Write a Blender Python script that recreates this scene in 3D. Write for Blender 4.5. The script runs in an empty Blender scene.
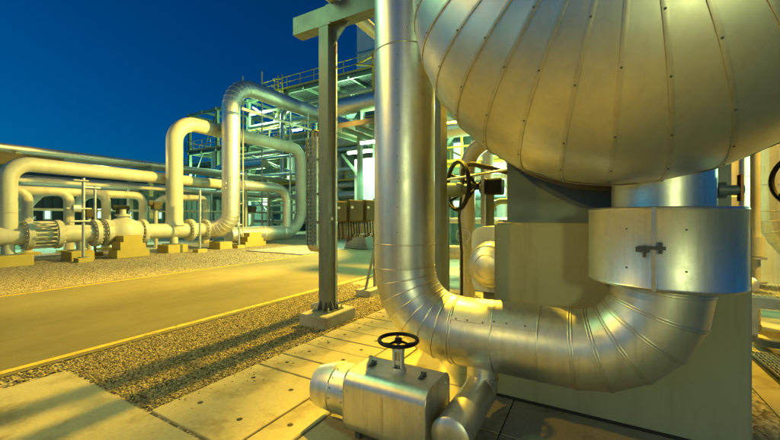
import bpy, math, random
import numpy as np
from mathutils import Vector, Matrix
random.seed(7)
SC = bpy.context.scene
COL = SC.collection
PI = math.pi
# ------------------------------------------------------------------ camera
# site axes: X runs along the road (to the right, away), Y across it (to the left, away), Z up
CAM_H, YAW, FPX = 1.6, math.atan2(203, 356), 356.0
cd = bpy.data.cameras.new('camera'); cam = bpy.data.objects.new('camera', cd); COL.objects.link(cam)
cd.sensor_width = 36.0; cd.lens = 36.0*FPX/780.0; cd.shift_y = -3.0/780.0
cd.clip_start = 0.05; cd.clip_end = 3000
cam.location = (0, 0, CAM_H)
cam.rotation_euler = (PI/2, 0, YAW-PI/2)
SC.camera = cam
# ------------------------------------------------------------------ world, exposure
SC.render.engine = 'CYCLES'
SC.cycles.use_denoising = True
SC.cycles.max_bounces = 6; SC.cycles.diffuse_bounces = 3; SC.cycles.glossy_bounces = 4
SC.cycles.sample_clamp_indirect = 6.0
SC.cycles.caustics_reflective = False
SC.view_settings.view_transform = 'Standard'; SC.view_settings.look = 'None'
SC.view_settings.gamma = 1.0; SC.view_settings.use_curve_mapping = False
SC.view_settings.exposure = 0.0
W = bpy.data.worlds.new('World'); SC.world = W; W.use_nodes = True
nt = W.node_tree; bg = nt.nodes['Background']
sky = nt.nodes.new('ShaderNodeTexSky'); sky.sky_type = 'NISHITA'; sky.sun_disc = False
sky.sun_elevation = math.radians(9); sky.sun_rotation = math.radians(325); sky.ozone_density = 4.0
tint = nt.nodes.new('ShaderNodeMix'); tint.data_type = 'RGBA'; tint.blend_type = 'MULTIPLY'
tint.inputs[0].default_value = 1.0; tint.inputs[7].default_value = (0.0, 0.50, 1.0, 1)
nt.links.new(sky.outputs[0], tint.inputs[6]); nt.links.new(tint.outputs[2], bg.inputs[0])
bg.inputs[1].default_value = 0.075
# ------------------------------------------------------------------ sodium floodlights of the plant, plus added fill lamps (all out of frame)
def lamp(name, kind, loc, power, col, size=0.3, target=None, angle=120, blend=.5):
    d = bpy.data.lights.new(name, kind); d.energy = power; d.color = col
    if kind == 'SPOT':
        d.spot_size = math.radians(angle); d.spot_blend = blend; d.shadow_soft_size = size
    elif kind == 'POINT': d.shadow_soft_size = size
    elif kind == 'SUN': d.angle = math.radians(size)
    o = bpy.data.objects.new(name, d); COL.objects.link(o); o.location = loc
    if target is not None:
        o.rotation_euler = (Vector(target)-Vector(loc)).to_track_quat('-Z', 'Y').to_euler()
    return o
SOD = (1.0, 0.62, 0.03)
GRN = (0.50, 1.0, 0.48)
lamp('afterglow_sun', 'SUN', (0, 0, 30), 0.04, (1.0, 0.85, 0.7), 10, target=(8, 4, 27))
lamp('flood_or_fill_light', 'SPOT', (11.5, 3.72, 6.6), 15500, SOD, .2, (2.0, 3.4, 0), 105, .5)
lamp('flood_or_fill_light', 'SPOT', (13.8, 8.4, 8.0), 13000, (1.0, .72, .12), .2, (7.5, 15.5, 0), 84, .3)
lamp('flood_or_fill_light', 'POINT', (7.5, 19.0, 4.6), 260, (1.0, .75, .16), .15)  # added fill light that brightens the U bends behind the header
lamp('flood_or_fill_light', 'SPOT', (-4.0, 9.5, 8.0), 2200, SOD, .2, (1.2, 6.2, 0), 78, .7)  # added fill, lifts the apron shadows and the near road
lamp('flood_or_fill_light', 'SPOT', (5.0, -5.5, 7.0), 4200, SOD, .2, (7.6, -1.9, 1.0), 62, .5)
lamp('flood_or_fill_light', 'SPOT', (-5.0, -3.4, 2.7), 540, (.90, 1.0, .36), .4, (2.5, -.6, .8), 120, .6)  # added greenish fill behind the camera for plinth and vessel
lamp('flood_or_fill_light', 'SPOT', (-2.3, -.2, 5.0), 560, SOD, .2, (-2.0, -.2, 0), 76, .5)  # added, lights the ground behind the camera so the vessel reflects it
lamp('flood_or_fill_light', 'SPOT', (-6.0, 3.0, 4.2), 520, (1.0, .80, .12), .1, (3.25, .42, 1.30), 10.5, .4)  # added narrow spot that makes the bright patch on the plinth
lamp("green_fill_light", "POINT", (1.2, 6.5, 7.0), 560, (.42, 1.0, .40), .8)  # added soft green fill for shaded slabs and cladding
lamp('flood_or_fill_light', 'SPOT', (6.5, 3.6, 7.5), 5000, SOD, .08, (3.1, 1.2, 0), 28, .6)  # added narrow spot, brightens the ground between valve box and pipe

# ------------------------------------------------------------------ pixel helpers (a pixel of the 780 x 440 photograph onto a plane of the site)
cF, sF = math.cos(YAW), math.sin(YAW)
def uat(px, v):
    l = (px-390)/FPX; d = v/(sF-l*cF); return d*(cF+l*sF)
def vat(px, u):
    l = (px-390)/FPX; d = u/(cF+l*sF); return d*(sF-l*cF)
def zat(px, py, v):
    l = (px-390)/FPX; d = v/(sF-l*cF); return CAM_H+(217-py)/FPX*d
# ------------------------------------------------------------------ materials
def newmat(name):
    m = bpy.data.materials.new(name); m.use_nodes = True
    return m, m.node_tree, m.node_tree.nodes['Principled BSDF']
def N(nt, t, **k):
    n = nt.nodes.new(t)
    for a, b in k.items(): setattr(n, a, b)
    return n
def noise(nt, scale, detail=4, rough=.55, stretch=None, coord='Object'):
    tc = N(nt, 'ShaderNodeTexCoord'); mp = N(nt, 'ShaderNodeMapping')
    if stretch: mp.inputs['Scale'].default_value = stretch
    nt.links.new(tc.outputs[coord], mp.inputs[0])
    n = N(nt, 'ShaderNodeTexNoise'); n.inputs['Scale'].default_value = scale
    n.inputs['Detail'].default_value = detail; n.inputs['Roughness'].default_value = rough
    nt.links.new(mp.outputs[0], n.inputs['Vector']); return n
def ramp(nt, src, stops):
    r = N(nt, 'ShaderNodeValToRGB'); e = r.color_ramp.elements
    while len(e) < len(stops): e.new(.5)
    for x, (p, c) in zip(e, stops):
        x.position = p; x.color = (*c, 1) if len(c) == 3 else c
    nt.links.new(src, r.inputs[0]); return r
def maprange(nt, src, a, b, lo=.3, hi=.7):
    m = N(nt, 'ShaderNodeMapRange'); m.inputs[1].default_value = lo; m.inputs[2].default_value = hi
    m.inputs[3].default_value = a; m.inputs[4].default_value = b
    nt.links.new(src, m.inputs[0]); return m
def bump(nt, b, src, strength, dist=.02, prev=None):
    n = N(nt, 'ShaderNodeBump'); n.inputs['Strength'].default_value = strength; n.inputs['Distance'].default_value = dist
    nt.links.new(src, n.inputs['Height'])
    if prev: nt.links.new(prev.outputs[0], n.inputs['Normal'])
    nt.links.new(n.outputs[0], b.inputs['Normal']); return n
def paint(name, c1, c2, rough=(.35, .55), scale=3, metal=0.0, bmp=.05, bscale=60, spec=.5):
    m, t, b = newmat(name)
    n = noise(t, scale, 6, .62); r = ramp(t, n.outputs[0], [(.3, c1), (.7, c2)])
    t.links.new(r.outputs[0], b.inputs['Base Color'])
    t.links.new(maprange(t, n.outputs[0], *rough).outputs[0], b.inputs['Roughness'])
    b.inputs['Metallic'].default_value = metal; b.inputs['Specular IOR Level'].default_value = spec
    if bmp: bump(t, b, noise(t, bscale, 3).outputs[0], bmp, .005)
    return m
def streaks(m, k=.7, dark=(.55, .50, .42), lo=.34, hi=.5, stretch=(2.5, 2.5, .25)):
    """weathering: dirt runs mixed over the base colour"""
    t = m.node_tree; b = t.nodes['Principled BSDF']; src = b.inputs['Base Color'].links[0].from_socket
    st = noise(t, 2.0, 7, .72, stretch); sr = ramp(t, st.outputs[0], [(lo, dark), (hi, (1, 1, 1))])
    sm = N(t, 'ShaderNodeMix', data_type='RGBA', blend_type='MULTIPLY'); sm.inputs[0].default_value = k
    t.links.new(src, sm.inputs[6]); t.links.new(sr.outputs[0], sm.inputs[7]); t.links.new(sm.outputs[2], b.inputs['Base Color'])
def cladding(name, c1, c2, rough, dent=.12, stretch=(1, 1, 1), dirt=.55):
    m, t, b = newmat(name); b.inputs['Metallic'].default_value = 1.0
    n = noise(t, 2.2, 7, .65); n2 = noise(t, 14, 5, .7, stretch)
    mx = N(t, 'ShaderNodeMath', operation='MULTIPLY_ADD'); mx.inputs[1].default_value = .5
    t.links.new(n2.outputs[0], mx.inputs[0])
    h = N(t, 'ShaderNodeMath', operation='MULTIPLY'); h.inputs[1].default_value = .5
    t.links.new(n.outputs[0], h.inputs[0]); t.links.new(h.outputs[0], mx.inputs[2])
    r = ramp(t, mx.outputs[0], [(.3, c1), (.68, c2)])
    st = noise(t, 3.0, 6, .75, (5, 5, .35)); sr = ramp(t, st.outputs[0], [(.36, (.72, .70, .64)), (.52, (1, 1, 1))])
    sm = N(t, 'ShaderNodeMix', data_type='RGBA', blend_type='MULTIPLY'); sm.inputs[0].default_value = dirt
    t.links.new(r.outputs[0], sm.inputs[6]); t.links.new(sr.outputs[0], sm.inputs[7]); t.links.new(sm.outputs[2], b.inputs['Base Color'])
    t.links.new(maprange(t, mx.outputs[0], *rough, .35, .65).outputs[0], b.inputs['Roughness'])
    n3 = noise(t, 5.0, 2, .4); b1 = bump(t, b, n3.outputs[0], dent, .02)
    n4 = noise(t, 260, 2, .5, (1, 1, .04)); bump(t, b, n4.outputs[0], .03, .002, b1)
    return m
M = {}
M['clad'] = cladding('aluminium_cladding', (.60, .60, .57), (.78, .78, .74), (.48, .37), .05)
M['vessel'] = cladding('vessel_cladding', (.60, .58, .52), (.74, .72, .64), (.47, .35), .05, dirt=.22)
M['farclad'] = cladding('far_cladding', (.70, .67, .58), (.82, .79, .70), (.60, .47), .05)
M['seam'] = cladding('seam_strip_metal', (.54, .51, .44), (.68, .65, .57), (.48, .36), .05)
M['cream'] = paint('cream_pipe_paint', (.50, .47, .36), (.60, .57, .45), (.3, .48), 1.5)
M['grey'] = paint('grey_steel_paint', (.12, .145, .145), (.17, .195, .19), (.4, .55), 2.5)
M['dgrey'] = paint('dark_steel_paint', (.05, .06, .065), (.09, .10, .10), (.4, .6), 3)
M['galv'] = paint('galvanised_steel', (.40, .41, .40), (.58, .58, .56), (.38, .55), 8, .8)
M['blackp'] = paint('black_paint', (.003, .003, .0035), (.007, .007, .007), (.45, .6), 10, spec=.25)
M['ivory'] = paint('ivory_paint', (.55, .55, .50), (.68, .67, .6), (.35, .5), 8)
M['yellow'] = paint('yellow_paint', (.62, .42, .03), (.75, .52, .05), (.4, .6), 5)
M['green'] = paint('green_steel_paint', (.15, .22, .16), (.22, .30, .22), (.4, .6), 2)
M['teal'] = paint('blue_steel_paint', (.10, .17, .22), (.15, .23, .28), (.4, .6), 2)
M['orange'] = paint('orange_paint', (.62, .17, .02), (.7, .22, .03), (.4, .6), 6)
M['tan'] = paint('tan_box_paint', (.09, .075, .04), (.13, .11, .06), (.7, .85), 5, spec=.12)
M['white'] = paint('white_panel_paint', (.70, .72, .70), (.8, .82, .8), (.4, .6), 3)
M['rubber'] = paint('cable_rubber', (.01, .01, .01), (.025, .025, .025), (.4, .6), 20)
M['brownsteel'] = paint('rusty_beam_paint', (.22, .16, .09), (.30, .23, .13), (.5, .7), 4)
M['dark'] = paint('joint_and_hole_shade', (.015, .014, .012), (.03, .028, .024), (.7, .9), 20)  # near black for joints, and for shade painted in holes and below grating
M['bluegrey'] = paint('blue_grey_paint', (.10, .15, .18), (.15, .20, .23), (.35, .5), 3)
M['pgreen'] = paint('pale_green_sheet', (.26, .36, .28), (.34, .44, .35), (.4, .6), 1.5)
M['shed'] = paint('shed_sheet', (.03, .05, .05), (.05, .08, .07), (.4, .6), 1.5)
M['roadpaint'] = paint('yellow_line_paint', (.50, .34, .03), (.70, .49, .05), (.6, .8), 9, 0, .3, 90)

def concrete(name, c1, c2, c3, sc=1.4, bs=.25):
    m, t, b = newmat(name)
    n = noise(t, sc, 9, .68); r = ramp(t, n.outputs[0], [(.28, c1), (.5, c2), (.72, c3)])
    n2 = noise(t, 45, 5, .7); r2 = ramp(t, n2.outputs[0], [(.32, (.72, .72, .72)), (.6, (1, 1, 1))])
    mx = N(t, 'ShaderNodeMix', data_type='RGBA', blend_type='MULTIPLY'); mx.inputs[0].default_value = .6
    t.links.new(r.outputs[0], mx.inputs[6]); t.links.new(r2.outputs[0], mx.inputs[7])
    t.links.new(mx.outputs[2], b.inputs['Base Color'])
    b.inputs['Roughness'].default_value = .82; b.inputs['Specular IOR Level'].default_value = .35
    b1 = bump(t, b, n2.outputs[0], bs, .006); bump(t, b, noise(t, 180, 2).outputs[0], bs*.6, .003, b1)
    return m
M['concrete'] = concrete('concrete', (.30, .28, .25), (.37, .35, .31), (.43, .41, .36))
M['slab'] = concrete('slab_concrete', (.31, .275, .18), (.40, .355, .225), (.45, .405, .265), .9)
M['plinth'] = paint('painted_plinth', (.32, .32, .21), (.38, .38, .26), (.6, .75), 1.3, 0, .12, 70, .35)
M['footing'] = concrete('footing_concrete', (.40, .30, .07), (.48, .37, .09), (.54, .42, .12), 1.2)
def asphalt():
    m, t, b = newmat('asphalt')
    n = noise(t, .5, 8, .65); r = ramp(t, n.outputs[0], [(.3, (.17, .148, .07)), (.7, (.215, .188, .092))])
    n2 = noise(t, 90, 4, .8); r2 = ramp(t, n2.outputs[0], [(.35, (.55, .55, .55)), (.62, (1.25, 1.25, 1.2))])
    mx = N(t, 'ShaderNodeMix', data_type='RGBA', blend_type='MULTIPLY'); mx.inputs[0].default_value = .8
    t.links.new(r.outputs[0], mx.inputs[6]); t.links.new(r2.outputs[0], mx.inputs[7])
    t.links.new(mx.outputs[2], b.inputs['Base Color']); b.inputs['Roughness'].default_value = .85
    bump(t, b, n2.outputs[0], .9, .012); return m
M['asphalt'] = asphalt()
streaks(M['asphalt'], .5, (.74, .71, .66), .40, .56, (.45, .9, 1)); streaks(M['asphalt'], .55, (.55, .52, .46), .30, .38, (.9, .9, 1))
streaks(M['slab'], .8, (.62, .57, .48), .36, .5, (.9, .9, 1)); streaks(M['slab'], .8, (.45, .41, .34), .27, .35, (3, 3, 1))
streaks(M['cream'], .4); streaks(M['plinth'], .6, (.7, .66, .55)); streaks(M['grey'], .7, (.55, .48, .38)); streaks(M['concrete'], .7, (.6, .55, .45), .36, .5, (1, 1, .5))
streaks(M['roadpaint'], 1.0, (.30, .36, .9), .40, .46, (3, 3, 1))
def gravelmat(name, k=1.0, sc=26):
    m, t, b = newmat(name)
    tc = N(t, 'ShaderNodeTexCoord'); v = N(t, 'ShaderNodeTexVoronoi'); v.inputs['Scale'].default_value = sc
    t.links.new(tc.outputs['Object'], v.inputs['Vector'])
    sep = N(t, 'ShaderNodeSeparateColor'); t.links.new(v.outputs['Color'], sep.inputs[0])
    r = ramp(t, sep.outputs[0], [(0, (.17*k, .14*k, .09*k)), (.5, (.33*k, .28*k, .18*k)), (1, (.50*k, .44*k, .31*k))])
    t.links.new(r.outputs[0], b.inputs['Base Color']); b.inputs['Roughness'].default_value = .9
    inv = N(t, 'ShaderNodeMath', operation='SUBTRACT'); inv.inputs[0].default_value = 1
    t.links.new(v.outputs['Distance'], inv.inputs[1]); bump(t, b, inv.outputs[0], 1.0, .03); return m
M['gravel'] = gravelmat('gravel_bed')
def stonemat():
    m, t, b = newmat('stone_mix')
    g = N(t, 'ShaderNodeNewGeometry'); r = ramp(t, g.outputs['Random Per Island'], [(0, (.035, .028, .02)), (.25, (.15, .12, .065)), (.6, (.29, .235, .125)), (1, (.43, .36, .21))])
    t.links.new(r.outputs[0], b.inputs['Base Color']); b.inputs['Roughness'].default_value = .85; return m
M['stone'] = stonemat()
def emit(name, col, s):
    m, t, b = newmat(name); b.inputs['Base Color'].default_value = (.8, .8, .8, 1)
    b.inputs['Emission Color'].default_value = (*col, 1); b.inputs['Emission Strength'].default_value = s; return m
M['tube'] = emit('fluorescent_tube', (.75, 1.0, .80), 14)
M['litwin'] = emit('lit_window', (.70, 1.0, .75), 1.0)

# ------------------------------------------------------------------ mesh builder
def V(*a): return Vector(a if len(a) > 1 else a[0])
class MB:
    def __init__(s): s.v = []; s.f = []
    def add(s, vs, fs):
        o = len(s.v); s.v += [tuple(x) for x in vs]; s.f += [[o+i for i in f] for f in fs]; return s
    def box(s, x0, x1, y0, y1, z0, z1, bev=0.0):
        if x0 > x1: x0, x1 = x1, x0
        if y0 > y1: y0, y1 = y1, y0
        if z0 > z1: z0, z1 = z1, z0
        if bev:
            b = min(bev, (x1-x0)/2.1, (y1-y0)/2.1, (z1-z0)/2.1)
            def lay(z, i): return [(x0+i+b, y0+i, z), (x1-i-b, y0+i, z), (x1-i, y0+i+b, z), (x1-i, y1-i-b, z), (x1-i-b, y1-i, z), (x0+i+b, y1-i, z), (x0+i, y1-i-b, z), (x0+i, y0+i+b, z)]
            L = [lay(z0, b*.7), lay(z0+b, 0), lay(z1-b, 0), lay(z1, b*.7)]
            fs = [list(range(7, -1, -1)), [24+i for i in range(8)]]
            for k in range(3):
                for i in range(8): j = (i+1) % 8; fs.append([k*8+i, k*8+j, k*8+8+j, k*8+8+i])
            return s.add([p for l in L for p in l], fs)
        return s.add([(x0, y0, z0), (x1, y0, z0), (x1, y1, z0), (x0, y1, z0), (x0, y0, z1), (x1, y0, z1), (x1, y1, z1), (x0, y1, z1)],
                     [[0, 3, 2, 1], [4, 5, 6, 7], [0, 1, 5, 4], [1, 2, 6, 5], [2, 3, 7, 6], [3, 0, 4, 7]])
    def bar(s, p0, p1, w, h=None, up=(0, 0, 1)):
        p0, p1 = V(p0), V(p1); h = h or w; d = (p1-p0).normalized(); up = V(up)
        if abs(d.dot(up)) > .98: up = V(1, 0, 0)
        a = d.cross(up).normalized()*w/2; c = a.cross(d).normalized()*h/2
        q = [p+i*a+j*c for p in (p0, p1) for i, j in ((-1, -1), (1, -1), (1, 1), (-1, 1))]
        return s.add(q, [[0, 1, 2, 3], [7, 6, 5, 4], [0, 4, 5, 1], [1, 5, 6, 2], [2, 6, 7, 3], [3, 7, 4, 0]])
    def prism(s, poly, d, o=(0, 0, 0), ex=(1, 0, 0), ey=(0, 1, 0)):
        ex, ey, o, d = V(ex), V(ey), V(o), V(d); n = len(poly)
        a = [o+ex*p[0]+ey*p[1] for p in poly]; b = [p+d for p in a]
        return s.add(a+b, [list(range(n))[::-1], [n+i for i in range(n)]]+[[i, (i+1) % n, n+(i+1) % n, n+i] for i in range(n)])
    def tube(s, pts, r, seg=16, caps=True, rings=None):
        pts = [V(p) for p in pts]; d0 = (pts[1]-pts[0]).normalized()
        up = V(0, 0, 1) if abs(d0.z) < .9 else V(1, 0, 0)
        e1 = d0.cross(up).normalized(); e2 = d0.cross(e1)
        ring = [pts[0]+r*(math.cos(2*PI*k/seg)*e1+math.sin(2*PI*k/seg)*e2) for k in range(seg)]
        R = [ring]
        for i in range(1, len(pts)):
            d = (pts[i]-pts[i-1]).normalized()
            n = d if i == len(pts)-1 else (d+(pts[i+1]-pts[i]).normalized()).normalized()
            ring = [q+d*((pts[i]-q).dot(n)/d.dot(n)) for q in ring]; R.append(ring)
        fs = []
        for i in range(len(R)-1):
            for k in range(seg):
                j = (k+1) % seg; fs.append([i*seg+k, i*seg+j, (i+1)*seg+j, (i+1)*seg+k])
        if caps: fs += [list(range(seg))[::-1], [(len(R)-1)*seg+k for k in range(seg)]]
        s.add([q for g in R for q in g], fs)
        if rings is not None: rings.extend(R)
        return s
    def loop(s, ring, r, c=None):
        """a thin bead round a closed ring of points"""
        n = len(ring); c = sum(ring, V(0, 0, 0))/n; vs = []; fs = []
        nrm = (ring[0]-c).cross(ring[n//4]-c).normalized()
        for p in ring:
            o = (p-c).normalized()
            for k in range(6): vs.append(p+r*(math.cos(k*PI/3)*o+math.sin(k*PI/3)*nrm))
        for i in range(n):
            j = (i+1) % n
            for k in range(6): l = (k+1) % 6; fs.append([i*6+k, j*6+k, j*6+l, i*6+l])
        return s.add(vs, fs)
    def rev(s, prof, o, ax, seg=24, a0=0.0, a1=2*PI, ref=None, close=False):
        """prof: (distance along axis, radius)"""
        o, ax = V(o), V(ax).normalized(); up = V(ref) if ref else (V(0, 0, 1) if abs(ax.z) < .9 else V(1, 0, 0))
        e1 = (up-ax*up.dot(ax)).normalized(); e2 = ax.cross(e1); full = abs(a1-a0-2*PI) < 1e-6
        m = seg if full else seg+1; vs = []; fs = []
        for t, r in prof:
            for k in range(m):
                a = a0+(a1-a0)*k/seg; vs.append(o+ax*t+r*(math.cos(a)*e1+math.sin(a)*e2))
        for i in range(len(prof)-1):
            for k in range(seg):
                j = (k+1) % m; fs.append([i*m+k, i*m+j, (i+1)*m+j, (i+1)*m+k])
        if close and full: fs += [list(range(m))[::-1], [(len(prof)-1)*m+k for k in range(m)]]
        return s.add(vs, fs)
    def ball(s, c, r, seg=10, squash=1.0):
        n = 6; return s.rev([(-r*squash*math.cos(PI*i/n), max(1e-4, r*math.sin(PI*i/n))) for i in range(n+1)], c, (0, 0, 1), seg)
    def build(s, name, mat, parent=None, ang=35, base=(0, 0, 0), recalc=True, extra=None, emat=None):
        nf = len(s.f)
        if extra is not None: s.add(extra.v, extra.f)
        me = bpy.data.meshes.new(name); b = V(base)
        root = parent
        while root is not None and root.parent is not None: root = root.parent
        if root is not None: b = root.location.copy()
        me.from_pydata([tuple(V(p)-b) for p in s.v], [], s.f)
        me.validate()
        if recalc:
            import bmesh
            bm = bmesh.new(); bm.from_mesh(me); bmesh.ops.recalc_face_normals(bm, faces=bm.faces[:]); bm.to_mesh(me); bm.free()
        me.materials.append(mat)
        if extra is not None and len(me.polygons) == len(s.f):
            me.materials.append(emat); me.polygons.foreach_set('material_index', [0]*nf+[1]*(len(s.f)-nf))
        if ang:
            me.polygons.foreach_set('use_smooth', [True]*len(me.polygons)); me.set_sharp_from_angle(angle=math.radians(ang))
        o = bpy.data.objects.new(name, me); COL.objects.link(o)
        if parent is not None: o.parent = parent
        else: o.location = b
        return o
def fillet(pts, R, n):
    pts = [V(p) for p in pts]; out = [pts[0]]
    m = len(pts)-2; Rs = R if isinstance(R, (list, tuple)) else [R]*m; ns = n if isinstance(n, (list, tuple)) else [n]*m
    for i in range(1, len(pts)-1):
        a, b, c = pts[i-1], pts[i], pts[i+1]; d1 = (b-a).normalized(); d2 = (c-b).normalized()
        th = d1.angle(d2); L = Rs[i-1]*math.tan(th/2); cen = b-d1*L+(d2-d1*d1.dot(d2)).normalized()*Rs[i-1]
        s0 = (b-d1*L)-cen; s1 = d1
        n = ns[i-1]
        for k in range(n+1):
            a_ = th*k/n; out.append(cen+s0*math.cos(a_)+s1*Rs[i-1]*math.sin(a_))
    out.append(pts[-1]); return out
def tag(o, label=None, cat=None, group=None, kind=None):
    if label: o['label'] = label
    if cat: o['category'] = cat
    if group: o['group'] = group
    if kind: o['kind'] = kind
    return o
def thing(name, loc, label, cat, group=None):
    o = bpy.data.objects.new(name, None); COL.objects.link(o); o.location = loc; o.empty_display_size = .2
    return tag(o, label, cat, group)
def dup(root, delta, label, group=None):
    def rec(o, par):
        c = o.copy(); COL.objects.link(c)
        if par is not None: c.parent = par
        for ch in list(o.children): rec(ch, c)
        return c
    r = rec(root, None); r.location = root.location+V(delta); r['label'] = label
    if group: r['group'] = group
    return r
def struct(o): o['kind'] = 'structure'; return o
ORD = ['first', 'second', 'third', 'fourth', 'fifth', 'sixth', 'seventh', 'eighth', 'ninth', 'tenth', 'eleventh', 'twelfth']

# ================================================================== SETTING
def grid_sheet(x0, x1, y0, y1, z, name, mat):
    b = MB(); b.add([(x0, y0, z), (x1, y0, z), (x1, y1, z), (x0, y1, z)], [[0, 1, 2, 3]]); return struct(b.build(name, mat, ang=0))
grid_sheet(-600, 900, -600, 900, -.012, 'ground', M['gravel'])
grid_sheet(-200, 300, 5.12, 10.55, 0.0, 'road', M['asphalt'])
for y0, y1 in ((5.22, 5.32), (10.28, 10.38)):
    struct(MB().add([(-200, y0, .004), (300, y0, .004), (300, y1, .004), (-200, y1, .004)], [[0, 1, 2, 3]]).build('road_marking', M['roadpaint'], ang=0))
# concrete apron the camera stands on, and the bay in front of the plinth
b = MB(); b.box(-30, 1.54, -30, 4.75, -.15, .005); struct(b.build('concrete_apron', M['slab'], ang=0))
b = MB()
for x0, x1 in ((1.56, 2.665), (2.68, 3.235), (3.25, 4.4), (4.415, 5.6), (5.615, 6.8)):
    ys = [1.845, .60, -.75, -2.1, -3.4] if x0 < 3 else [1.845, .9]
    for y1, y0 in zip(ys[:-1], ys[1:]): b.box(x0, x1, y0+.006, y1-.006, -.15, .003, .004)
struct(b.build('paving', M['slab'], ang=0))
struct(MB().box(1.5, 7.0, -3.5, 3.3, -.16, -.02).build('paving_bed', M['dark'], ang=0))
struct(MB().box(3.6, 30, -14, -1.3, -.15, -.004).build('process_floor', M['slab'], ang=0))
struct(MB().box(7.2, 40, -1.3, 4.6, -.15, -.003).build('process_floor', M['slab'], ang=0))
struct(MB().box(-30, 60, 19.2, 60, -.15, .02).build('yard_floor', M['concrete'], ang=0))
struct(MB().box(11.2, 22, 10.6, 14.2, -.1, .03).build('yard_floor', M['concrete'], ang=0))
# ---- trench cover slabs: things one could lift
def cover(x0, x1, y0, y1, label, holes, z1=.006, group='trench cover slabs beside the gravel'):
    t = thing('trench_cover', ((x0+x1)/2, (y0+y1)/2, 0), label, 'cover slab', group)
    dz = random.uniform(-.004, .004)
    MB().box(x0, x1, y0, y1, -.10, z1+dz, .007).build('slab', M['slab'], t, ang=25)
    for hx, hy in holes:
        MB().rev([(.0005, .024), (.0015, .022), (.0015, .0005)], (hx, hy, z1+dz), (0, 0, 1), 12).build('hole_shade_disc', M['dark'], t)  # dark disc on the slab stands for the shade inside a hole
cover(1.575, 2.645, 2.18, 3.17, 'wide concrete cover slab at the near end of the row beside the gravel', [(1.85, 2.93), (2.40, 2.93), (1.85, 2.42), (2.40, 2.42)])
xs = [2.67, 3.005, 3.375, 3.715, 4.055, 4.395, 4.735, 5.075, 5.415, 5.755]
for i, (x0, x1) in enumerate(zip(xs[:-1], xs[1:])):
    cover(x0, x1-.016, 2.18, 3.17, 'narrow concrete cover slab with two lifting holes, %s one past the wide slab' % ORD[i], [((x0+x1)/2, 2.92), ((x0+x1)/2, 2.42)])
for i, (x0, x1) in enumerate(((1.575, 2.35), (2.365, 3.3), (3.315, 4.4), (4.415, 5.6))):
    cover(x0, x1, 1.86, 2.165, 'long narrow kerb slab beside the cover slabs, %s from the near end' % ORD[i], [(x0+.42, 2.02)], group='kerb slabs along the covers')
# ---- loose stones of the gravel strips (uncountable)
def stones(n, x0, x1, y0, y1, smin, smax, name, skip=None, dens=None):
    rs = np.random.default_rng(n)
    import bmesh
    bm = bmesh.new(); bmesh.ops.create_icosphere(bm, subdivisions=1, radius=1)
    bv = np.array([v.co[:] for v in bm.verts]); bf = np.array([[v.index for v in f.verts] for f in bm.faces]); bm.free()
    P = np.stack([rs.uniform(x0, x1, n*3), rs.uniform(y0, y1, n*3)], -1)
    if skip is not None: P = P[~skip(P[:, 0], P[:, 1])]
    if dens is not None: P = P[rs.uniform(0, 1, len(P)) < dens(P[:, 0], P[:, 1])]
    P = P[:n]; k = len(P)
    S = rs.uniform(smin, smax, (k, 1, 1))*rs.uniform(.55, 1.15, (k, 1, 3)); S[:, :, 2] *= .7
    a = rs.uniform(0, 2*PI, k); ca, sa = np.cos(a), np.sin(a)
    vv = bv[None]*S*(1+rs.uniform(-.22, .22, (k, len(bv), 1)))
    x = vv[..., 0]*ca[:, None]-vv[..., 1]*sa[:, None]; y = vv[..., 0]*sa[:, None]+vv[..., 1]*ca[:, None]
    vv = np.stack([x+P[:, :1], y+P[:, 1:], vv[..., 2]+S[:, 0, 2:3]*.45-.012], -1).reshape(-1, 3)
    ff = (bf[None]+(np.arange(k)*len(bv))[:, None, None]).reshape(-1, 3)
    me = bpy.data.meshes.new(name); me.vertices.add(len(vv)); me.vertices.foreach_set('co', vv.ravel())
    me.loops.add(ff.size); me.loops.foreach_set('vertex_index', ff.ravel().astype(np.int32)); me.polygons.add(len(ff))
    me.polygons.foreach_set('loop_start', np.arange(0, ff.size, 3, dtype=np.int32)); me.update(calc_edges=True); me.validate()
    me.materials.append(M['stone']); o = bpy.data.objects.new(name, me); COL.objects.link(o); return tag(o, kind='stuff')
o = stones(44000, 1.58, 7.0, 3.19, 5.10, .004, .016, 'gravel', dens=lambda x, y: np.clip(1.3-.13*x, .3, 1))
tag(o, 'loose tan and dark stones of the gravel strip between slabs and road', 'gravel')
o = stones(150, 1.7, 6.0, 2.75, 3.18, .004, .011, 'gravel', dens=lambda x, y: (y-2.7)/.5); tag(o, 'stray stones scattered along the edge of the cover slabs', 'gravel')
o.location.z = .016
o = stones(500, 1.0, 9.0, 5.10, 5.6, .004, .012, 'gravel', dens=lambda x, y: np.clip(1-(y-5.1)*2.2, 0, 1)); tag(o, 'stray stones scattered along the near road edge', 'gravel')
o.location.z = .010
o = stones(900, -1.0, 1.6, 4.76, 5.12, .010, .024, 'gravel'); tag(o, 'thin line of loose stones between the apron and the road edge', 'gravel')
o = stones(30000, .5, 16, 10.45, 19.2, .005, .016, 'gravel', dens=lambda x, y: np.clip(1.2-.1*(y-10), .25, 1)); tag(o, 'coarse gravel bed between the far road edge and the cream pipework', 'gravel')

# ================================================================== NEAR EQUIPMENT
# ---- plinth
px0, px1, py0, py1, pz = 3.25, 6.4, -.925, .775, 1.55
t = thing('concrete_plinth', (px0, 0, 0), 'tall grey green concrete plinth carrying the big vessel', 'plinth')
MB().box(px0, px1, py0, py1, -.05, pz, .022).build('block', M['plinth'], t, ang=25)
MB().box(px0-.012, px0-.001, py0+.02, py1-.02, -.01, .022).build('base_joint', M['dark'], t, ang=0)
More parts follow.
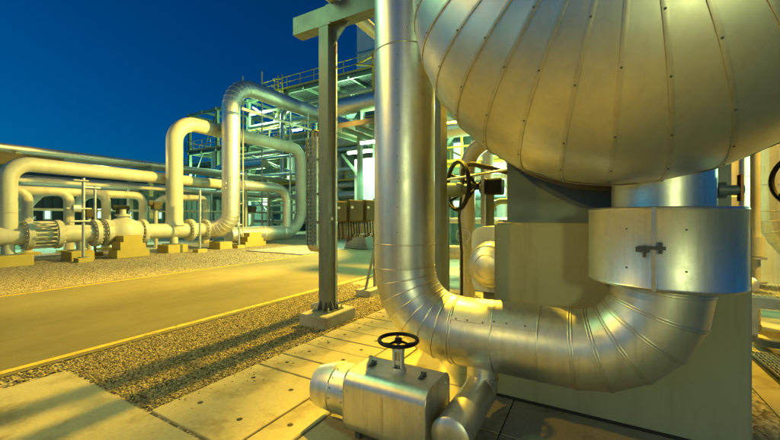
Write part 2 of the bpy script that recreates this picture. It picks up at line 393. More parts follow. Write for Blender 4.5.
# ---- vessel (dished head facing us, axis along the road direction)
UK, HB, VC, ZC, R, NN = 2.665, .913, -.161, 3.151, 1.348, 2.396
PH0, DPH = .057, -2*PI/32
def headpt(tt, ph, off=0.0):
    ct = math.cos(tt)**(2/NN) if tt < PI/2-1e-6 else 0.0; st = max(0.0, math.sin(tt))**(2/NN)
    u = UK-HB*ct; r = R*st
    nu = -(ct**(NN-1))/HB; nr = (st**(NN-1))/R; l = math.hypot(nu, nr) or 1
    u += off*nu/l; r += off*nr/l
    return V(u, VC+r*math.sin(ph), ZC-r*math.cos(ph))
ves = thing('pressure_vessel', (3.4, VC, pz), 'huge domed metal clad vessel with radial seam strips on a plinth', 'vessel')
b = MB(); sub = 6; nt_ = 34; rs = random.Random(3)
ts = [0.03+(PI/2-.03)*(i/(nt_-1)) for i in range(nt_)]
for k in range(32):
    tw = rs.uniform(-.003, .003); bl = rs.uniform(.0, .004); vs = []; fs = []
    for i, tt in enumerate(ts):
        for j in range(sub+1):
            f = j/sub; ph = PH0+DPH*(k+f); rr = math.sin(tt)**(2/NN)
            off = -(1-(2*f-1)**2)*(.0022*rr)+tw*(f-.5)+.35*bl*math.sin(tt*3+k)*(1-(2*f-1)**2)
            vs.append(headpt(tt, ph, off))
    for i in range(nt_-1):
        for j in range(sub): a = i*(sub+1)+j; fs.append([a, a+1, a+sub+2, a+sub+1])
    b.add(vs, fs)
head = b.build('head_cladding', M['vessel'], ves, ang=60)
for k in range(32):
    ph = PH0+DPH*k; L = []; fs = []; n = 30
    tt_ = [.16+(PI/2-.16)*i/(n-1) for i in range(n)]
    for tt in tt_:
        r = R*math.sin(tt)**(2/NN); w = .0125/max(r, .1)
        for dp, off in ((-w, -.006), (-w*.93, .005), (-w*.3, .0056), (w*.3, .0056), (w*.93, .005), (w, -.006)): L.append(headpt(tt, ph+dp, off))
    e = [headpt(PI/2, ph+dp*.0125/R, off)+V(.05, 0, 0) for dp, off in ((-1, -.006), (-.93, .005), (-.3, .0056), (.3, .0056), (.93, .005), (1, -.006))]
    L += e; n += 1
    for i in range(n-1):
        for j in range(5): a = i*6+j; fs.append([a, a+1, a+7, a+6])
    sb = MB()
    if not 8 < k < 24:
        for q, tt in enumerate((.40, .66, .96, 1.24, 1.45)):
            tq = tt+(.06 if k % 2 else 0)+rs.uniform(-.02, .02)
            p = headpt(tq, ph, .005); nrm = (headpt(tq, ph, .1)-headpt(tq, ph, 0)).normalized()
            sb.rev([(0, .0052), (.003, .0052), (.0045, .003), (.005, .0005)], p, nrm, 8)
    MB().add(L, fs).build('seam_strip', M['seam'], ves, ang=50, extra=sb, emat=M['dgrey'])
MB().rev([(-.015, R+.002), (.07, R+.002), (.07, R-.03)], (UK, VC, ZC), (1, 0, 0), 96).build('head_skirt', M['vessel'], ves, ang=50)
MB().rev([(.07, R-.05), (4.4, R-.05)], (UK, VC, ZC), (1, 0, 0), 96).build('shell_cladding', M['vessel'], ves)
b = MB()
for k in range(60):
    a = 2*PI*k/60; b.bar((UK+.075, VC+(R-.035)*math.sin(a), ZC-(R-.035)*math.cos(a)), (UK+.52, VC+(R-.035)*math.sin(a), ZC-(R-.035)*math.cos(a)), .035, .02, (0, math.sin(a), -math.cos(a)))
b.build('shell_ribs', M['dgrey'], ves, ang=0)
MB().rev([(.50, R-.05), (.50, R+.0), (.60, R+.0), (.60, R-.05)], (UK, VC, ZC), (1, 0, 0), 96).build('girth_band', M['brownsteel'], ves, ang=50)
MB().rev([(4.4, R-.05), (4.6, R-.06), (4.9, R*.8), (5.15, R*.45), (5.22, .01)], (UK, VC, ZC), (1, 0, 0), 64).build('far_head', M['vessel'], ves, ang=60)
for su in (3.42, 5.75):       # saddles
    b = MB(); y0, y1 = -.86, .695; poly = [(y0, pz)]
    n = 24; poly = [(y0, pz+.001), (y1, pz+.001)]
    for i in range(n+1):
        y = y1+(y0-y1)*i/n; poly.append((y, ZC-math.sqrt((R-.052)**2-(y-VC)**2)))
    b.prism(poly, (.03, 0, 0), (su, 0, 0), (0, 1, 0), (0, 0, 1))
    for y in (-.84, -.45, -.05, .3, .675):
        b.box(su+.031, su+.32, y-.012, y+.012, pz+.001, ZC-math.sqrt((R-.052)**2-(y-VC)**2)-.012)
    b.box(su-.05, su+.36, y0-.03, y1+.03, pz+.0005, pz+.022)
    b.build('saddle', M['bluegrey'], ves, ang=20)
# ---- main insulated pipe: down, across, up into the vessel
UM, RM, ZM, VA, VB = 2.9, .275, .65, 1.50, -.385
mp = thing('insulated_pipe', (UM, VA, 0), 'thick metal clad pipe dropping, running low past the plinth and rising into the vessel', 'pipe')
path = [V(UM, VA, 7.2), V(UM, VA, ZM), V(UM, VB, ZM), V(UM, VB, 1.95)]
p1 = fillet(path, .50, (7, 5))      # 0, arc 1..8, arc 9..14, end
SEG = 48
def section(pts, name, par, mat='clad', r=RM, ang=60, seg=SEG):
    return MB().tube(pts, r, seg, caps=False).build(name, M[mat], par, ang=ang)
# whole tube gives the mitre rings for the beads
rings = []; MB().tube(p1, RM, SEG, False, rings)
def seg_mesh(i0, i1, name):
    b = MB(); vs = [q for g in rings[i0:i1+1] for q in g]; fs = []
    for i in range(i1-i0):
        for k in range(SEG): j = (k+1) % SEG; fs.append([i*SEG+k, i*SEG+j, (i+1)*SEG+j, (i+1)*SEG+k])
    b.add(vs, fs); ex = None
    if 'elbow' in name:
        ex = MB()
        for k in range(i0, i1):
            for an in ((40, 33) if name == 'lower_elbow' else ()):
                c = (V(rings[k][an])+V(rings[k+1][an]))/2; cc = (sum((V(q) for q in rings[k]), V(0, 0, 0))+sum((V(q) for q in rings[k+1]), V(0, 0, 0)))/(2*SEG)
                ex.rev([(0, .005), (.004, .005), (.006, .001)], c, (c-cc).normalized(), 8)
        if not ex.v: ex = None
    return b.build(name, M['clad'], mp, ang=9, extra=ex, emat=M['dgrey'])
seg_mesh(0, 1, 'upper_section'); seg_mesh(1, 8, 'lower_elbow'); seg_mesh(8, 9, 'level_section'); seg_mesh(9, 14, 'rising_elbow'); seg_mesh(14, 15, 'riser_section')
def bead(ring, r=.0065, par=mp): MB().loop([V(q) for q in ring], r).build('seam_bead', M['seam'], par, ang=60)
for i in range(1, 9): bead(rings[i])
for i in range(9, 15):
    bead(rings[i])
    if True:      # doubled beads on the rising elbow
        d = (V(rings[i][0])-V(rings[i-1][0])).normalized()
        c = sum((V(q) for q in rings[i]), V(0, 0, 0))/SEG
        MB().loop([V(q)-(V(q)-V(rings[i-1][k])).normalized()*.018 for k, q in enumerate(rings[i])], .005).build('seam_bead', M['seam'], mp, ang=60)
for z in (3.08, 5.2, 1.36):
    bead([V(UM+RM*math.cos(2*PI*k/SEG), VA+RM*math.sin(2*PI*k/SEG), z) for k in range(SEG)])
for y in (.975, .66, .34):
    bead([V(UM+RM*math.cos(2*PI*k/SEG), y, ZM+RM*math.sin(2*PI*k/SEG)) for k in range(SEG)])
# longitudinal lap and hatch sheet on the level run
hs = MB()
hs.rev([(0, RM+.004), (.33, RM+.004)], (UM, .345, ZM), (0, 1, 0), 14, math.radians(33), math.radians(98), ref=(-1, 0, 0))
b = MB()
for (y, an) in [(.42, 38), (.55, 38), (.64, 38)]:
    e = math.radians(an); d = V(-math.cos(e), 0, math.sin(e)); b.rev([(0, .006), (.005, .006), (.007, .001)], V(UM, y, ZM)+d*(RM+.004), d, 8)
hs.build('inspection_sheet', M['clad'], mp, ang=40, extra=b, emat=M['dgrey'])
lj = MB(); e = math.radians(34); d = V(-math.cos(e), 0, math.sin(e))
lj.bar(V(UM, .345, ZM)+d*(RM+.002), V(UM, .97, ZM)+d*(RM+.002), .022, .008, d)
b = MB()
for y in (.72, .84, .93): b.rev([(0, .006), (.005, .006), (.007, .001)], V(UM, y, ZM)+d*(RM+.006), d, 8)
lj.build('lap_joint', M['clad'], mp, ang=30, extra=b, emat=M['dgrey'])
lj = MB(); d = V(-math.cos(.25), -math.sin(.25)*-1, 0).normalized(); b = MB()
for za_, zb_ in ((1.37, 3.07), (3.09, 5.19)):
    a_ = .25 if za_ < 2 else .55
    d = V(-math.cos(a_), -math.sin(a_), 0); lj.bar(V(UM, VA, za_)+d*(RM+.001), V(UM, VA, zb_)+d*(RM+.001), .016, .004, d)
    for k in range(8): b.rev([(0, .0048), (.003, .0048), (.005, .001)], V(UM, VA, za_+.1+k*(zb_-za_-.2)/7)+d*(RM+.003), d, 8)
lj.build('lap_joint', M['clad'], mp, ang=30, extra=b, emat=M['dgrey'])
# ---- removable cover round the riser flange
t = thing('flange_cover', (UM, VB, 1.17), 'wide round metal cover box clamped round the riser under the vessel', 'cover')
RB = .412; z0, z1 = 1.175, 1.66
drum = MB().rev([(z0, RM+.01), (z0, RB-.008), (z0+.006, RB), (z0+.015, RB+.004), (z0+.022, RB), (z1-.022, RB), (z1-.015, RB+.004), (z1-.006, RB), (z1, RB-.008), (z1, RM+.01)], (UM, VB, 0), (0, 0, 1), 72)
tc = V(-UM, -VB, 0).normalized(); lf = V(-sF, cF, 0)
sd = (tc*math.cos(.10)+lf*math.sin(.10)).normalized(); sx = V(-sd.y, sd.x, 0)
b = MB(); c0 = V(UM, VB, 0)+sd*(RB+.002); b.bar(c0+V(0, 0, z0+.004), c0+V(0, 0, z1-.004), .02, .010, sd); b.build('seam_strip', M['seam'], t, ang=0)
b = MB(); zc = 1.425; c1 = V(UM, VB, zc)+sd*(RB+.012)
b.bar(c1-sx*.075, c1+sx*.055, .014, .018, (0, 0, 1)); b.bar(c1+sx*.03+V(0, 0, -.03), c1+sx*.03+V(0, 0, .032), .02, .016, sd); b.bar(c1-sx*.045+V(0, 0, -.055), c1-sx*.04+V(0, 0, .012), .012, .014, sd)
b.bar(c1-sx*.085+V(0, 0, -.012), c1-sx*.02+V(0, 0, -.012), .03, .01, sd); b.build('toggle_latch', M['dgrey'], t, ang=0)
b = MB()
for dz in (1.30, 1.53):
    for s_ in (-.33, .35):
        q = (sd*math.cos(s_)+sx*math.sin(s_)); b.rev([(0, .005), (.004, .005), (.005, .001)], V(UM, VB, dz)+q*RB, q, 8)
drum.build('drum', M['clad'], t, ang=50, extra=b, emat=M['dgrey'])
# ---- small capped branch with orange gasket plate beyond the riser
t = thing('stub_branch', (3.05, -.72, 1.62), 'small grey capped stub with an orange blanking plate beside the riser', 'pipe stub')
sy0 = -.64
MB().tube([(3.02, sy0, 1.77), (3.02, -.815, 1.77)], .032, 14).build('stub', M['bluegrey'], t)
MB().tube([(3.02, sy0-.05, 1.77), (3.02, sy0-.09, 1.77)], .052, 14).build('stub_collar', M['bluegrey'], t)
MB().box(2.985, 3.055, -.806, -.794, 1.70, 1.865).build('blanking_plate', M['orange'], t, ang=0)
# ---- branch pipe below the level run
bp = thing('branch_pipe', (UM, .775, 0), 'short metal clad branch dropping from the low pipe and turning towards the viewer', 'pipe')
UB, RBp, ZB = .775, .122, .225
q = fillet([(UM-.03, UB, ZM-.1), (UM-.03, UB, ZB), (2.12, UB, ZB)], .09, 2); rr = []
MB().tube(q, RBp, 36, True, rr).build('cladding', M['clad'], bp, ang=20)
for i in range(1, len(q)-1): MB().loop([V(p) for p in rr[i]], .004).build('seam_bead', M['seam'], bp)
MB().rev([(-.035, RBp+.004), (.01, RBp+.004), (.022, RBp-.012), (.03, .05), (.031, .001)], (2.12, UB, ZB), (-1, 0, 0), 36).build('end_cap', M['clad'], bp, ang=35)
# ---- insulated valve box with handwheel
vb = thing('valve_box', (2.27, 1.24, 0), 'boxy metal clad valve jacket with rounded top and black handwheel', 'valve')
x0, x1, y0_, y1_, za, zb, rc = 2.05, 2.487, .918, 1.555, .045, .485, .10
poly = []
for cx_, cz_, a0 in ((x1-rc, za+rc, -90), (x1-rc, zb-rc, 0), (x0+rc, zb-rc, 90), (x0+rc, za+rc, 180)):
    for k in range(11): a = math.radians(a0+90*k/10); poly.append((cx_+rc*math.cos(a), cz_+rc*math.sin(a)))
bx = MB().prism(poly, (0, y1_-y0_, 0), (0, y0_, 0), (1, 0, 0), (0, 0, 1)).build('jacket', M['clad'], vb, ang=25)
for yy in (y0_, y1_): MB().loop([V(p[0], yy, p[1]) for p in poly], .005).build('edge_bead', M['seam'], bx)
b = MB(); b.box(2.255, 2.268, y0_-.003, y0_-.0005, za+.02, zb-.02)
for x in (2.12, 2.42):
    for z in (.13, .41): b.rev([(0, .007), (.004, .007), (.006, .001)], (x, y0_, z), (0, -1, 0), 8)
for y in (y0_+.03, y1_-.03):
    for z in (.16, .36): b.rev([(0, .006), (.004, .006), (.006, .001)], (x0, y, z), (-1, 0, 0), 8)
b.box(x0-.003, x0-.0005, y0_+.31, y0_+.325, za+.1, zb-.1)
b.build('side_joint', M['seam'], vb, ang=40)
for y in (1.44, 1.03):
    b = MB(); b.box(2.22, 2.30, y-.016, y+.016, zb+.0005, zb+.007); b.bar((2.225, y, zb+.010), (2.28, y, zb+.028), .020, .006); b.bar((2.255, y-.013, zb+.005), (2.30, y-.013, zb+.024), .006, .006); b.tube([(2.28, y-.02, zb+.025), (2.28, y+.02, zb+.025)], .006, 8)
    b.build('toggle_clip', M['dgrey'], vb, ang=30)
for x in (2.13, 2.41):
    for y in (y0_+.08, y1_-.08): MB().box(x-.02, x+.02, y-.02, y+.02, -.02, za+.002).build('foot', M['dgrey'], vb, ang=0)
b = MB(); yc, xc = 1.225, 2.27
b.rev([(0, .058), (.016, .058), (.018, .046), (.03, .042)], (xc, yc, zb), (0, 0, 1), 20)
for s_ in (-1, 1): b.box(xc-.020, xc+.020, yc+s_*.031-.010, yc+s_*.031+.010, zb+.025, zb+.150, .004)
b.box(xc-.024, xc+.024, yc-.043, yc+.043, zb+.14, zb+.168, .005); b.box(xc-.016, xc+.016, yc-.018, yc+.018, zb+.045, zb+.078, .004)
for s_ in (-1, 1): b.tube([(xc-.03, yc+s_*.031, zb+.155), (xc+.03, yc+s_*.031, zb+.155)], .006, 6); b.tube([(xc+.035*s_, yc+.035, zb+.012), (xc+.035*s_, yc+.035, zb+.03)], .007, 6)
b.build('yoke', M['ivory'], vb, ang=30)
MB().tube([(xc, yc, zb+.02), (xc, yc, zb+.245)], .010, 12).build('stem', M['galv'], vb)
wz = .708
hw = MB().rev([(.014*math.sin(2*PI*k/14), .138+.014*math.cos(2*PI*k/14)) for k in range(15)], (xc, yc, wz), (0, 0, 1), 56)
hw.rev([(-.02, .001), (-.02, .027), (.016, .025), (.020, .016), (.020, .001)], (xc, yc, wz), (0, 0, 1), 20)
for k in range(3):
    a = .55+k*2*PI/3; d = V(math.cos(a), math.sin(a), 0); c = V(xc, yc, wz)
    hw.tube([c+d*.02+V(0, 0, -.004), c+d*.075+V(0, 0, -.016), c+d*.136], .0095, 8)
hw.build('handwheel', M['blackp'], vb, ang=50)
# stub at the left end of the box
sp = thing('stub_pipe', (2.27, 1.75, 0), 'short faceted metal clad stub leaving the left end of the valve jacket', 'pipe')
ep = MB(); so, sa = V(2.27, y1_+.002, .245), V(0, 1, -.16).normalized()
ep.tube([so, V(2.27, 1.76, .245)], .188, 40, True)
ep.rev([(-.03, .187), (.02, .187), (.17, .160), (.175, .155), (.176, .001)], V(2.27, 1.76, .245), sa, 40)
b = MB()
MB().loop([V(2.27+.189*math.cos(2*PI*k/40), 1.745, .245+.189*math.sin(2*PI*k/40)) for k in range(40)], .005).build('seam_bead', M['seam'], sp)
for yy in (1.60, 1.72):
    for k in range(9):
        a = PI*k/8; d = V(math.cos(a), 0, math.sin(a)); b.rev([(0, .005), (.004, .005), (.005, .001)], V(2.27, yy, .245)+d*.188, d, 8)
ep.build('cladding', M['clad'], sp, ang=15, extra=b, emat=M['dgrey'])
# ---- portal frame: post with footing, second post, beam
def post(x0, x1, y0, y1, ztop, name, label, foot):
    t = thing(name, ((x0+x1)/2, (y0+y1)/2, 0), label, 'post', 'steel posts of the pipe frame')
    b = MB(); w = .012
    zb_ = .19 if foot else .02
    b.box(x0, x1, y0, y0+w, zb_, ztop); b.box(x0, x1, y1-w, y1, zb_, ztop)
    b.box(x0, x0+w, y0+w, y1-w, zb_, ztop); b.box(x1-w, x1, y0+w, y1-w, zb_, ztop)
    b.build('column', M['grey'], t, ang=0)
    b = MB(); b.box(x0-.07, x1+.07, y0-.07, y1+.07, zb_-.025, zb_)
    b.build('base_plate', M['grey'], t, ang=0)
    cx_, cy_ = (x0+x1)/2, (y0+y1)/2
    for dx, dy in ((0, -1), (0, 1), (-1, 0), (1, 0)):
        for s_ in (-.055, .055):
            o_ = V(x0 if dx < 0 else x1 if dx > 0 else cx_+s_-.005, y0 if dy < 0 else y1 if dy > 0 else cy_+s_-.005, zb_+.0005)
            MB().prism([(.001, 0), (.068, 0), (.068, .03), (.02, .13), (.001, .13)], V(.01*abs(dy), .01*abs(dx), 0), o_, (dx, dy, 0), (0, 0, 1)).build('gusset', M['grey'], t, ang=0)
    b = MB()
    for dx in (-1, 1):
        for dy in (-1, 1):
            b.tube([(cx_+dx*((x1-x0)/2+.045), cy_+dy*((y1-y0)/2+.045), zb_), (cx_+dx*((x1-x0)/2+.045), cy_+dy*((y1-y0)/2+.045), zb_+.05)], .013, 8)
    b.build('anchor_bolts', M['galv'], t)
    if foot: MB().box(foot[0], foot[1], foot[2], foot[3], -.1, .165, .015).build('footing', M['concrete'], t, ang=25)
    return t
PT = post(4.19, 4.42, 3.465, 3.645, 4.52, 'steel_post', 'tall grey steel post on a concrete footing beside the road', (3.93, 4.68, 3.30, 3.80))
post(4.19, 4.42, 1.66, 1.84, 4.52, 'steel_post', 'grey steel post standing just behind the thick vertical pipe', None)
MB().tube([(4.36, 3.448, .2), (4.36, 3.448, 4.45)], .014, 10).build('conduit', M['galv'], PT)
for z in (.7, 1.5, 2.3, 3.1, 3.9): MB().box(4.335, 4.385, 3.43, 3.464, z, z+.03).build('conduit_clip', M['galv'], PT, ang=0)
MB().box(4.25, 4.31, 3.458, 3.464, 1.55, 1.60).build('tag_plate', M['ivory'], PT, ang=0)
t = thing('steel_beam', (4.3, 3.5, 4.52), 'heavy grey steel cross beam on top of the roadside post', 'beam')
b = MB(); b.box(4.20, 4.41, -1.6, 4.19, 4.522, 4.80); b.build('beam_section', M['grey'], t, ang=0)
b = MB(); b.prism([(0, 0), (.30, 0), (0, -.30)], (.02, 0, 0), (4.295, 3.46, 4.52), (0, -1, 0), (0, 0, 1)); b.build('knee_gusset', M['grey'], t, ang=0)
b = MB(); b.box(4.185, 4.199, 3.42, 3.69, 4.50, 4.535); b.box(4.192, 4.43, 3.455, 3.66, 4.50, 4.5215); 
for x in (4.215, 4.40):
    for y in (3.47, 3.64): b.tube([(x, y, 4.47), (x, y, 4.56)], .012, 6)
b.build('cap_plate', M['grey'], t, ang=0)
t = thing('overhead_pipe', (4.3, 3.45, 4.8), 'tan pipe resting on the beam and running off above the road edge', 'pipe')
MB().tube([(3.95, 3.42, 4.932), (26, 3.42, 4.93)], .10, 20).build('pipe_wall', M['cream'], t)
MB().box(4.22, 4.39, 3.30, 3.54, 4.80, 4.83).build('shoe', M['grey'], t, ang=0)
# ---- perforated cable tray on the post
t = thing('perforated_tray', (4.36, 3.93, 1.1), 'upright perforated metal cable tray hanging beside the roadside post', 'cable tray')
ty0, ty1, tx, tz0, tz1 = 3.825, 4.045, 4.38, 1.14, 2.88
b = MB(); nx, nz = 15, 160; dy = (ty1-ty0)/nx; dz = (tz1-tz0)/nz
def plate(y_a, y_b, z_a, z_b): b.box(tx, tx+.003, y_a, y_b, z_a, z_b)
for i in range(nx+1):
    if i % 3 == 0 or i == nx:
        yy = ty0+i*dy; plate(max(ty0, yy-.011), min(ty1, yy+.011), tz0, tz1)
for i in range(0, nx, 3):
    sh = (i//3) % 2
    for k in range(0, 29):
        zz = tz0+k*.062+sh*.031; plate(ty0+i*dy+.0115, ty0+(i+3)*dy-.0115, zz, min(tz1, zz+.026))
b.build('perforated_plate', M['bluegrey'], t, ang=0)
b = MB(); b.box(tx-.035, tx+.004, ty0-.004, ty0-.0005, tz0, tz1); b.box(tx-.035, tx+.004, ty1+.0005, ty1+.004, tz0, tz1); b.build('side_rail', M['galv'], t, ang=0)
b = MB()
pr = [V(tx, 0, tz0), V(tx+.02, 0, tz0-.06), V(tx+.07, 0, tz0-.10), V(tx+.18, 0, tz0-.12)]
for a, c in zip(pr[:-1], pr[1:]): b.bar(a+V(0, (ty0+ty1)/2, 0), c+V(0, (ty0+ty1)/2, 0), ty1-ty0, .01, (0, 0, 1))
b.build('bottom_bend', M['galv'], t, ang=0)
for z in (1.5, 1.95, 2.5): MB().box(tx+.004, tx+.044, 3.646, ty1, z, z+.04).build('bracket', M['grey'], t, ang=0)
for i in range(5):
    y = ty0+.035+i*.035
    MB().tube(fillet([(tx+.03, y, tz0+.02), (tx+.03, y, tz1+.10+.015*i), (4.62+.012*i, y, tz1+.10+.015*i), (4.62+.012*i, y, 1.49)], .08, 5), .011, 8).build('cable', M['brownsteel'] if i % 2 else M['rubber'], t)
# ---- junction box frame beyond the post
t = thing('equipment_frame', (6.3, 4.05, 0), 'low steel rail frame for junction boxes standing past the roadside post', 'frame')
b = MB(); b.box(4.55, 6.75, 4.03, 4.07, 1.20, 1.25); b.box(4.55, 6.75, 4.03, 4.07, 1.47, 1.515); b.build('rail', M['brownsteel'], t, ang=0)
for x in (4.75, 6.42):
    b = MB(); b.box(x, x+.05, 4.025, 4.075, .12, 2.0); b.build('upright', M['grey'], t, ang=0)
MB().bar((6.06, 4.03, .12), (6.42, 4.03, .95), .04).build('brace', M['grey'], t, ang=0)
MB().box(5.98, 6.62, 3.88, 4.22, -.05, .115, .01).build('footing', M['concrete'], t, ang=25)
MB().box(4.62, 4.92, 3.90, 4.20, -.05, .115, .01).build('footing', M['concrete'], t, ang=25)
MB().box(4.5, 6.8, 3.99, 4.022, 1.27, 1.46).build('splash_plate', M['brownsteel'], t, ang=0)
jl = ['tan junction box on the rail nearest the roadside post', 'larger tan junction box in the middle of the rail', 'tan junction box at the far end of the rail by the pipe']
for i, (xa, xb, h) in enumerate(((4.86, 5.20, .36), (5.26, 5.72, .40), (5.80, 6.32, .42))):
    t = thing('junction_box', ((xa+xb)/2, 3.95, 1.52), jl[i], 'junction box', 'junction boxes on the rail frame')
    MB().box(xa, xb, 3.86, 4.02, 1.519, 1.519+h, .01).build('box_body', M['tan'], t, ang=25)
    MB().box(xa+.015, xb-.015, 3.85, 3.859, 1.535, 1.505+h, .004).build('lid', M['tan'], t, ang=25)
    MB().box(xa+.05, xa+.12, 3.844, 3.849, 1.56+h*.5, 1.60+h*.5).build('name_plate', M['ivory'], t, ang=0)
    n = 3 if i == 0 else 5
    for k in range(n):
        x = xa+.06+k*(xb-xa-.12)/(n-1); d = random.uniform(.2, .34)
        MB().tube(fillet([(x, 3.92, 1.52), (x, 3.90, 1.50-d), (x+random.uniform(.02, .08), 3.96, 1.48-d), (x+.05, 3.975, 1.22)], .025, 3), .012, 8).build('cable', M['rubber'], t)
# ---- chain-wheel valve in the gap behind the thick pipe
vx, vy, vz = 4.72, 1.50, 2.03
t = thing('wheel_valve', (vx, 1.2, 1.5), 'valve with a large black spoked wheel seen between pipe and vessel', 'valve')
b = MB(); cw = V(vx, 1.62, vz); ax = V(.70, -.71, 0).normalized(); RW = .33
e1 = V(0, 0, 1); e2 = ax.cross(e1)
rg = [cw+RW*(math.cos(2*PI*k/40)*e1+math.sin(2*PI*k/40)*e2) for k in range(40)]
b.loop(rg, .03)
hub = cw+ax*.26
for k in range(5):
    a = 2*PI*k/5+.3; p = cw+RW*(math.cos(a)*e1+math.sin(a)*e2); b.tube([p, hub+(p-cw)*.10], .02, 8)
b.tube([hub-ax*.03, hub+ax*.05], .05, 14)
b.build('chain_wheel', M['blackp'], t, ang=50)
MB().tube([hub+ax*.03, hub+ax*.16], .026, 10).build('spindle', M['galv'], t)
g = hub+ax*.22
MB().tube([hub+ax*.12, hub+ax*.34], .115, 18).build('gearbox', M['blackp'], t)
MB().box(g.x-.13, g.x+.10, g.y-.2, g.y+.02, vz-.12, vz+.10, .02).build('gear_housing', M['blackp'], t, ang=25)
MB().tube([(g.x-.02, g.y-.02, vz-.1), (g.x-.02, g.y-.02, -.05)], .06, 14).build('valve_neck', M['grey'], t)
b = MB(); b.bar((g.x-.1, g.y+.06, vz-.55), (g.x-.1, g.y+.06, vz+.35), .05, .02); b.build('bracket', M['galv'], t, ang=0)
t = thing('motor_unit', (4.6, 1.86, 1.95), 'small blue grey motor behind the right edge of the thick pipe', 'motor')
mc = V(4.75, 1.78, 1.98)
MB().rev([(0, .02), (.0, .085), (.03, .10), (.22, .10), (.24, .07), (.32, .07), (.33, .01)], mc+V(0, .02, 0), (.2, -1, 0), 20).build('motor_body', M['bluegrey'], t, ang=35)
MB().bar(mc+V(0, 0, -.09), (4.75, 1.78, .0), .05).build('motor_stand', M['grey'], t, ang=0)
t = thing('hose_arm', (4.9, 1.3, 2.2), 'thin tan bent tube arching over the black spoked wheel', 'tube')
hz = 2.38
MB().tube(fillet([(4.9, 1.62, 1.95), (4.9, 1.60, hz), (4.9, 1.18, hz-.12), (4.9, .95, hz-.2)], .12, 6), .032, 12).build('arm_tube', M['tan'], t)
MB().tube([(4.9, 1.62, 1.955), (4.9, 1.66, 1.6), (4.9, 1.62, 1.1), (4.9, 1.62, 0)], .02, 10).build('dark_hose', M['rubber'], t)
t = thing('tie_rod', (4.9, 1.4, 2.1), 'thin pale steel rod running level behind the spoked wheel', 'rod')
MB().tube([(4.85, 1.86, 2.13), (4.62, .90, 2.20)], .016, 8).build('rod', M['galv'], t)
MB().tube([(4.85, 1.86, 2.14), (4.85, 1.86, -.02)], .02, 8).build('rod_stand', M['grey'], t)
# insulated box with domed elbow beside the plinth
t = thing('clad_pump', (3.9, 1.05, 0), 'domed metal clad elbow in a pale square collar left of the plinth', 'pump')
cx_, cy_, cz_ = 4.05, .96, 1.12
poly = []
for sx_, sz_, a0 in ((1, 1, 0), (-1, 1, 90), (-1, -1, 180), (1, -1, 270)):
    for k in range(7): a = math.radians(a0+90*k/6); poly.append((sx_*.14+.12*math.cos(a), sz_*.25+.12*math.sin(a)))
MB().prism(poly, (.45, 0, 0), (cx_, cy_, cz_), (0, 1, 0), (0, 0, 1)).build('collar', M['white'], t, ang=30)
b = MB(); dax = V(-1, .12, 0).normalized(); dc = V(cx_-.02, .955, 1.07); prof = [(-.1, .255), (.10, .255)]
for k in range(1, 7): a = PI/2*k/6; prof.append((.10+.16*math.sin(a), .001+.255*math.cos(a)))
b.rev(prof, dc, dax, 32).build('dome', M['clad'], t, ang=12)
e1 = V(0, 0, 1); e2 = dax.cross(e1)
for dd, rr_ in prof[1:6:2]: MB().loop([dc+dax*dd+(rr_+.001)*(math.cos(2*PI*j/32)*e1+math.sin(2*PI*j/32)*e2) for j in range(32)], .006).build('seam_bead', M['seam'], t)
MB().box(cx_+.05, cx_+.40, cy_-.14, cy_+.14, -.02, cz_-.35).build('pedestal', M['grey'], t, ang=0)
t = thing('grated_step', (4.2, 1.3, 0), 'low steel grating step on the ground left of the domed elbow', 'step')
def grating(x0, x1, y0, y1, z, par, mat='galv', pitch=.035):
    b = MB(); n = int((y1-y0)/pitch)
    for i in range(n+1): yy = y0+(y1-y0)*i/n; b.box(x0, x1, yy-.003, yy+.003, z-.03, z)
    m = int((x1-x0)/.1)
    for i in range(m+1): xx = x0+(x1-x0)*i/m; b.box(xx-.004, xx+.004, y0, y1, z-.031, z-.008)
    return b.build('grating', M[mat], par, ang=0)
grating(4.5, 5.6, .95, 1.6, .33, t); b = MB()
b.box(4.47, 4.498, .93, 1.62, .25, .335); b.box(5.602, 5.63, .93, 1.62, .25, .335); b.build('frame', M['yellow'], t, ang=0)
for x in (4.5, 5.6):
    for y in (.95, 1.57): MB().box(x-.02, x+.02, y, y+.04, -.02, .25).build('leg', M['grey'], t, ang=0)
# ================================================================== RIGHT SIDE (beyond the plinth)
def vpipe(name, x, y, r, z0, z1, mat, label, beads=(), foot=True, group=None):
    t = thing(name, (x, y, 0), label, 'pipe', group)
    MB().tube([(x, y, z0), (x, y, z1)], r, 36).build('pipe_wall', M[mat], t, ang=40)
    for z in beads: MB().loop([V(x+r*math.cos(2*PI*k/36), y+r*math.sin(2*PI*k/36), z) for k in range(36)], .007).build('seam_bead', M['seam'], t)
    if foot: MB().box(x-r-.1, x+r+.1, y-r-.1, y+r+.1, -.05, z0, .02).build('footing', M['concrete'], t, ang=25)
    return t
vpipe('clad_riser', 7.25, -1.72, .24, .10, 7, 'farclad', 'broad warm lit metal riser close behind the right corner of the plinth', (1.9, 3.2))
vpipe('clad_riser', 8.3, -1.55, .22, .10, 7, 'farclad', 'slimmer metal riser seen just right of the plinth under the vessel', (2.2,))
t = thing('gored_elbow_pipe', (7.7, -2.55, 0), 'green lit metal riser bending through a gored elbow at the right edge', 'pipe')
rr = []; q = fillet([(7.75, -2.52, 7.0), (7.75, -2.52, .95), (7.75, -4.6, .95)], .75, 9); MB().tube(q, .27, 40, True, rr).build('cladding', M['farclad'], t, ang=9)
for i in range(1, len(q)-1): MB().loop([V(p) for p in rr[i]], .008).build('seam_bead', M['seam'], t)
MB().loop([V(7.75+.27*math.cos(2*PI*k/36), -2.52+.27*math.sin(2*PI*k/36), 2.1) for k in range(36)], .007).build('seam_bead', M['seam'], t)
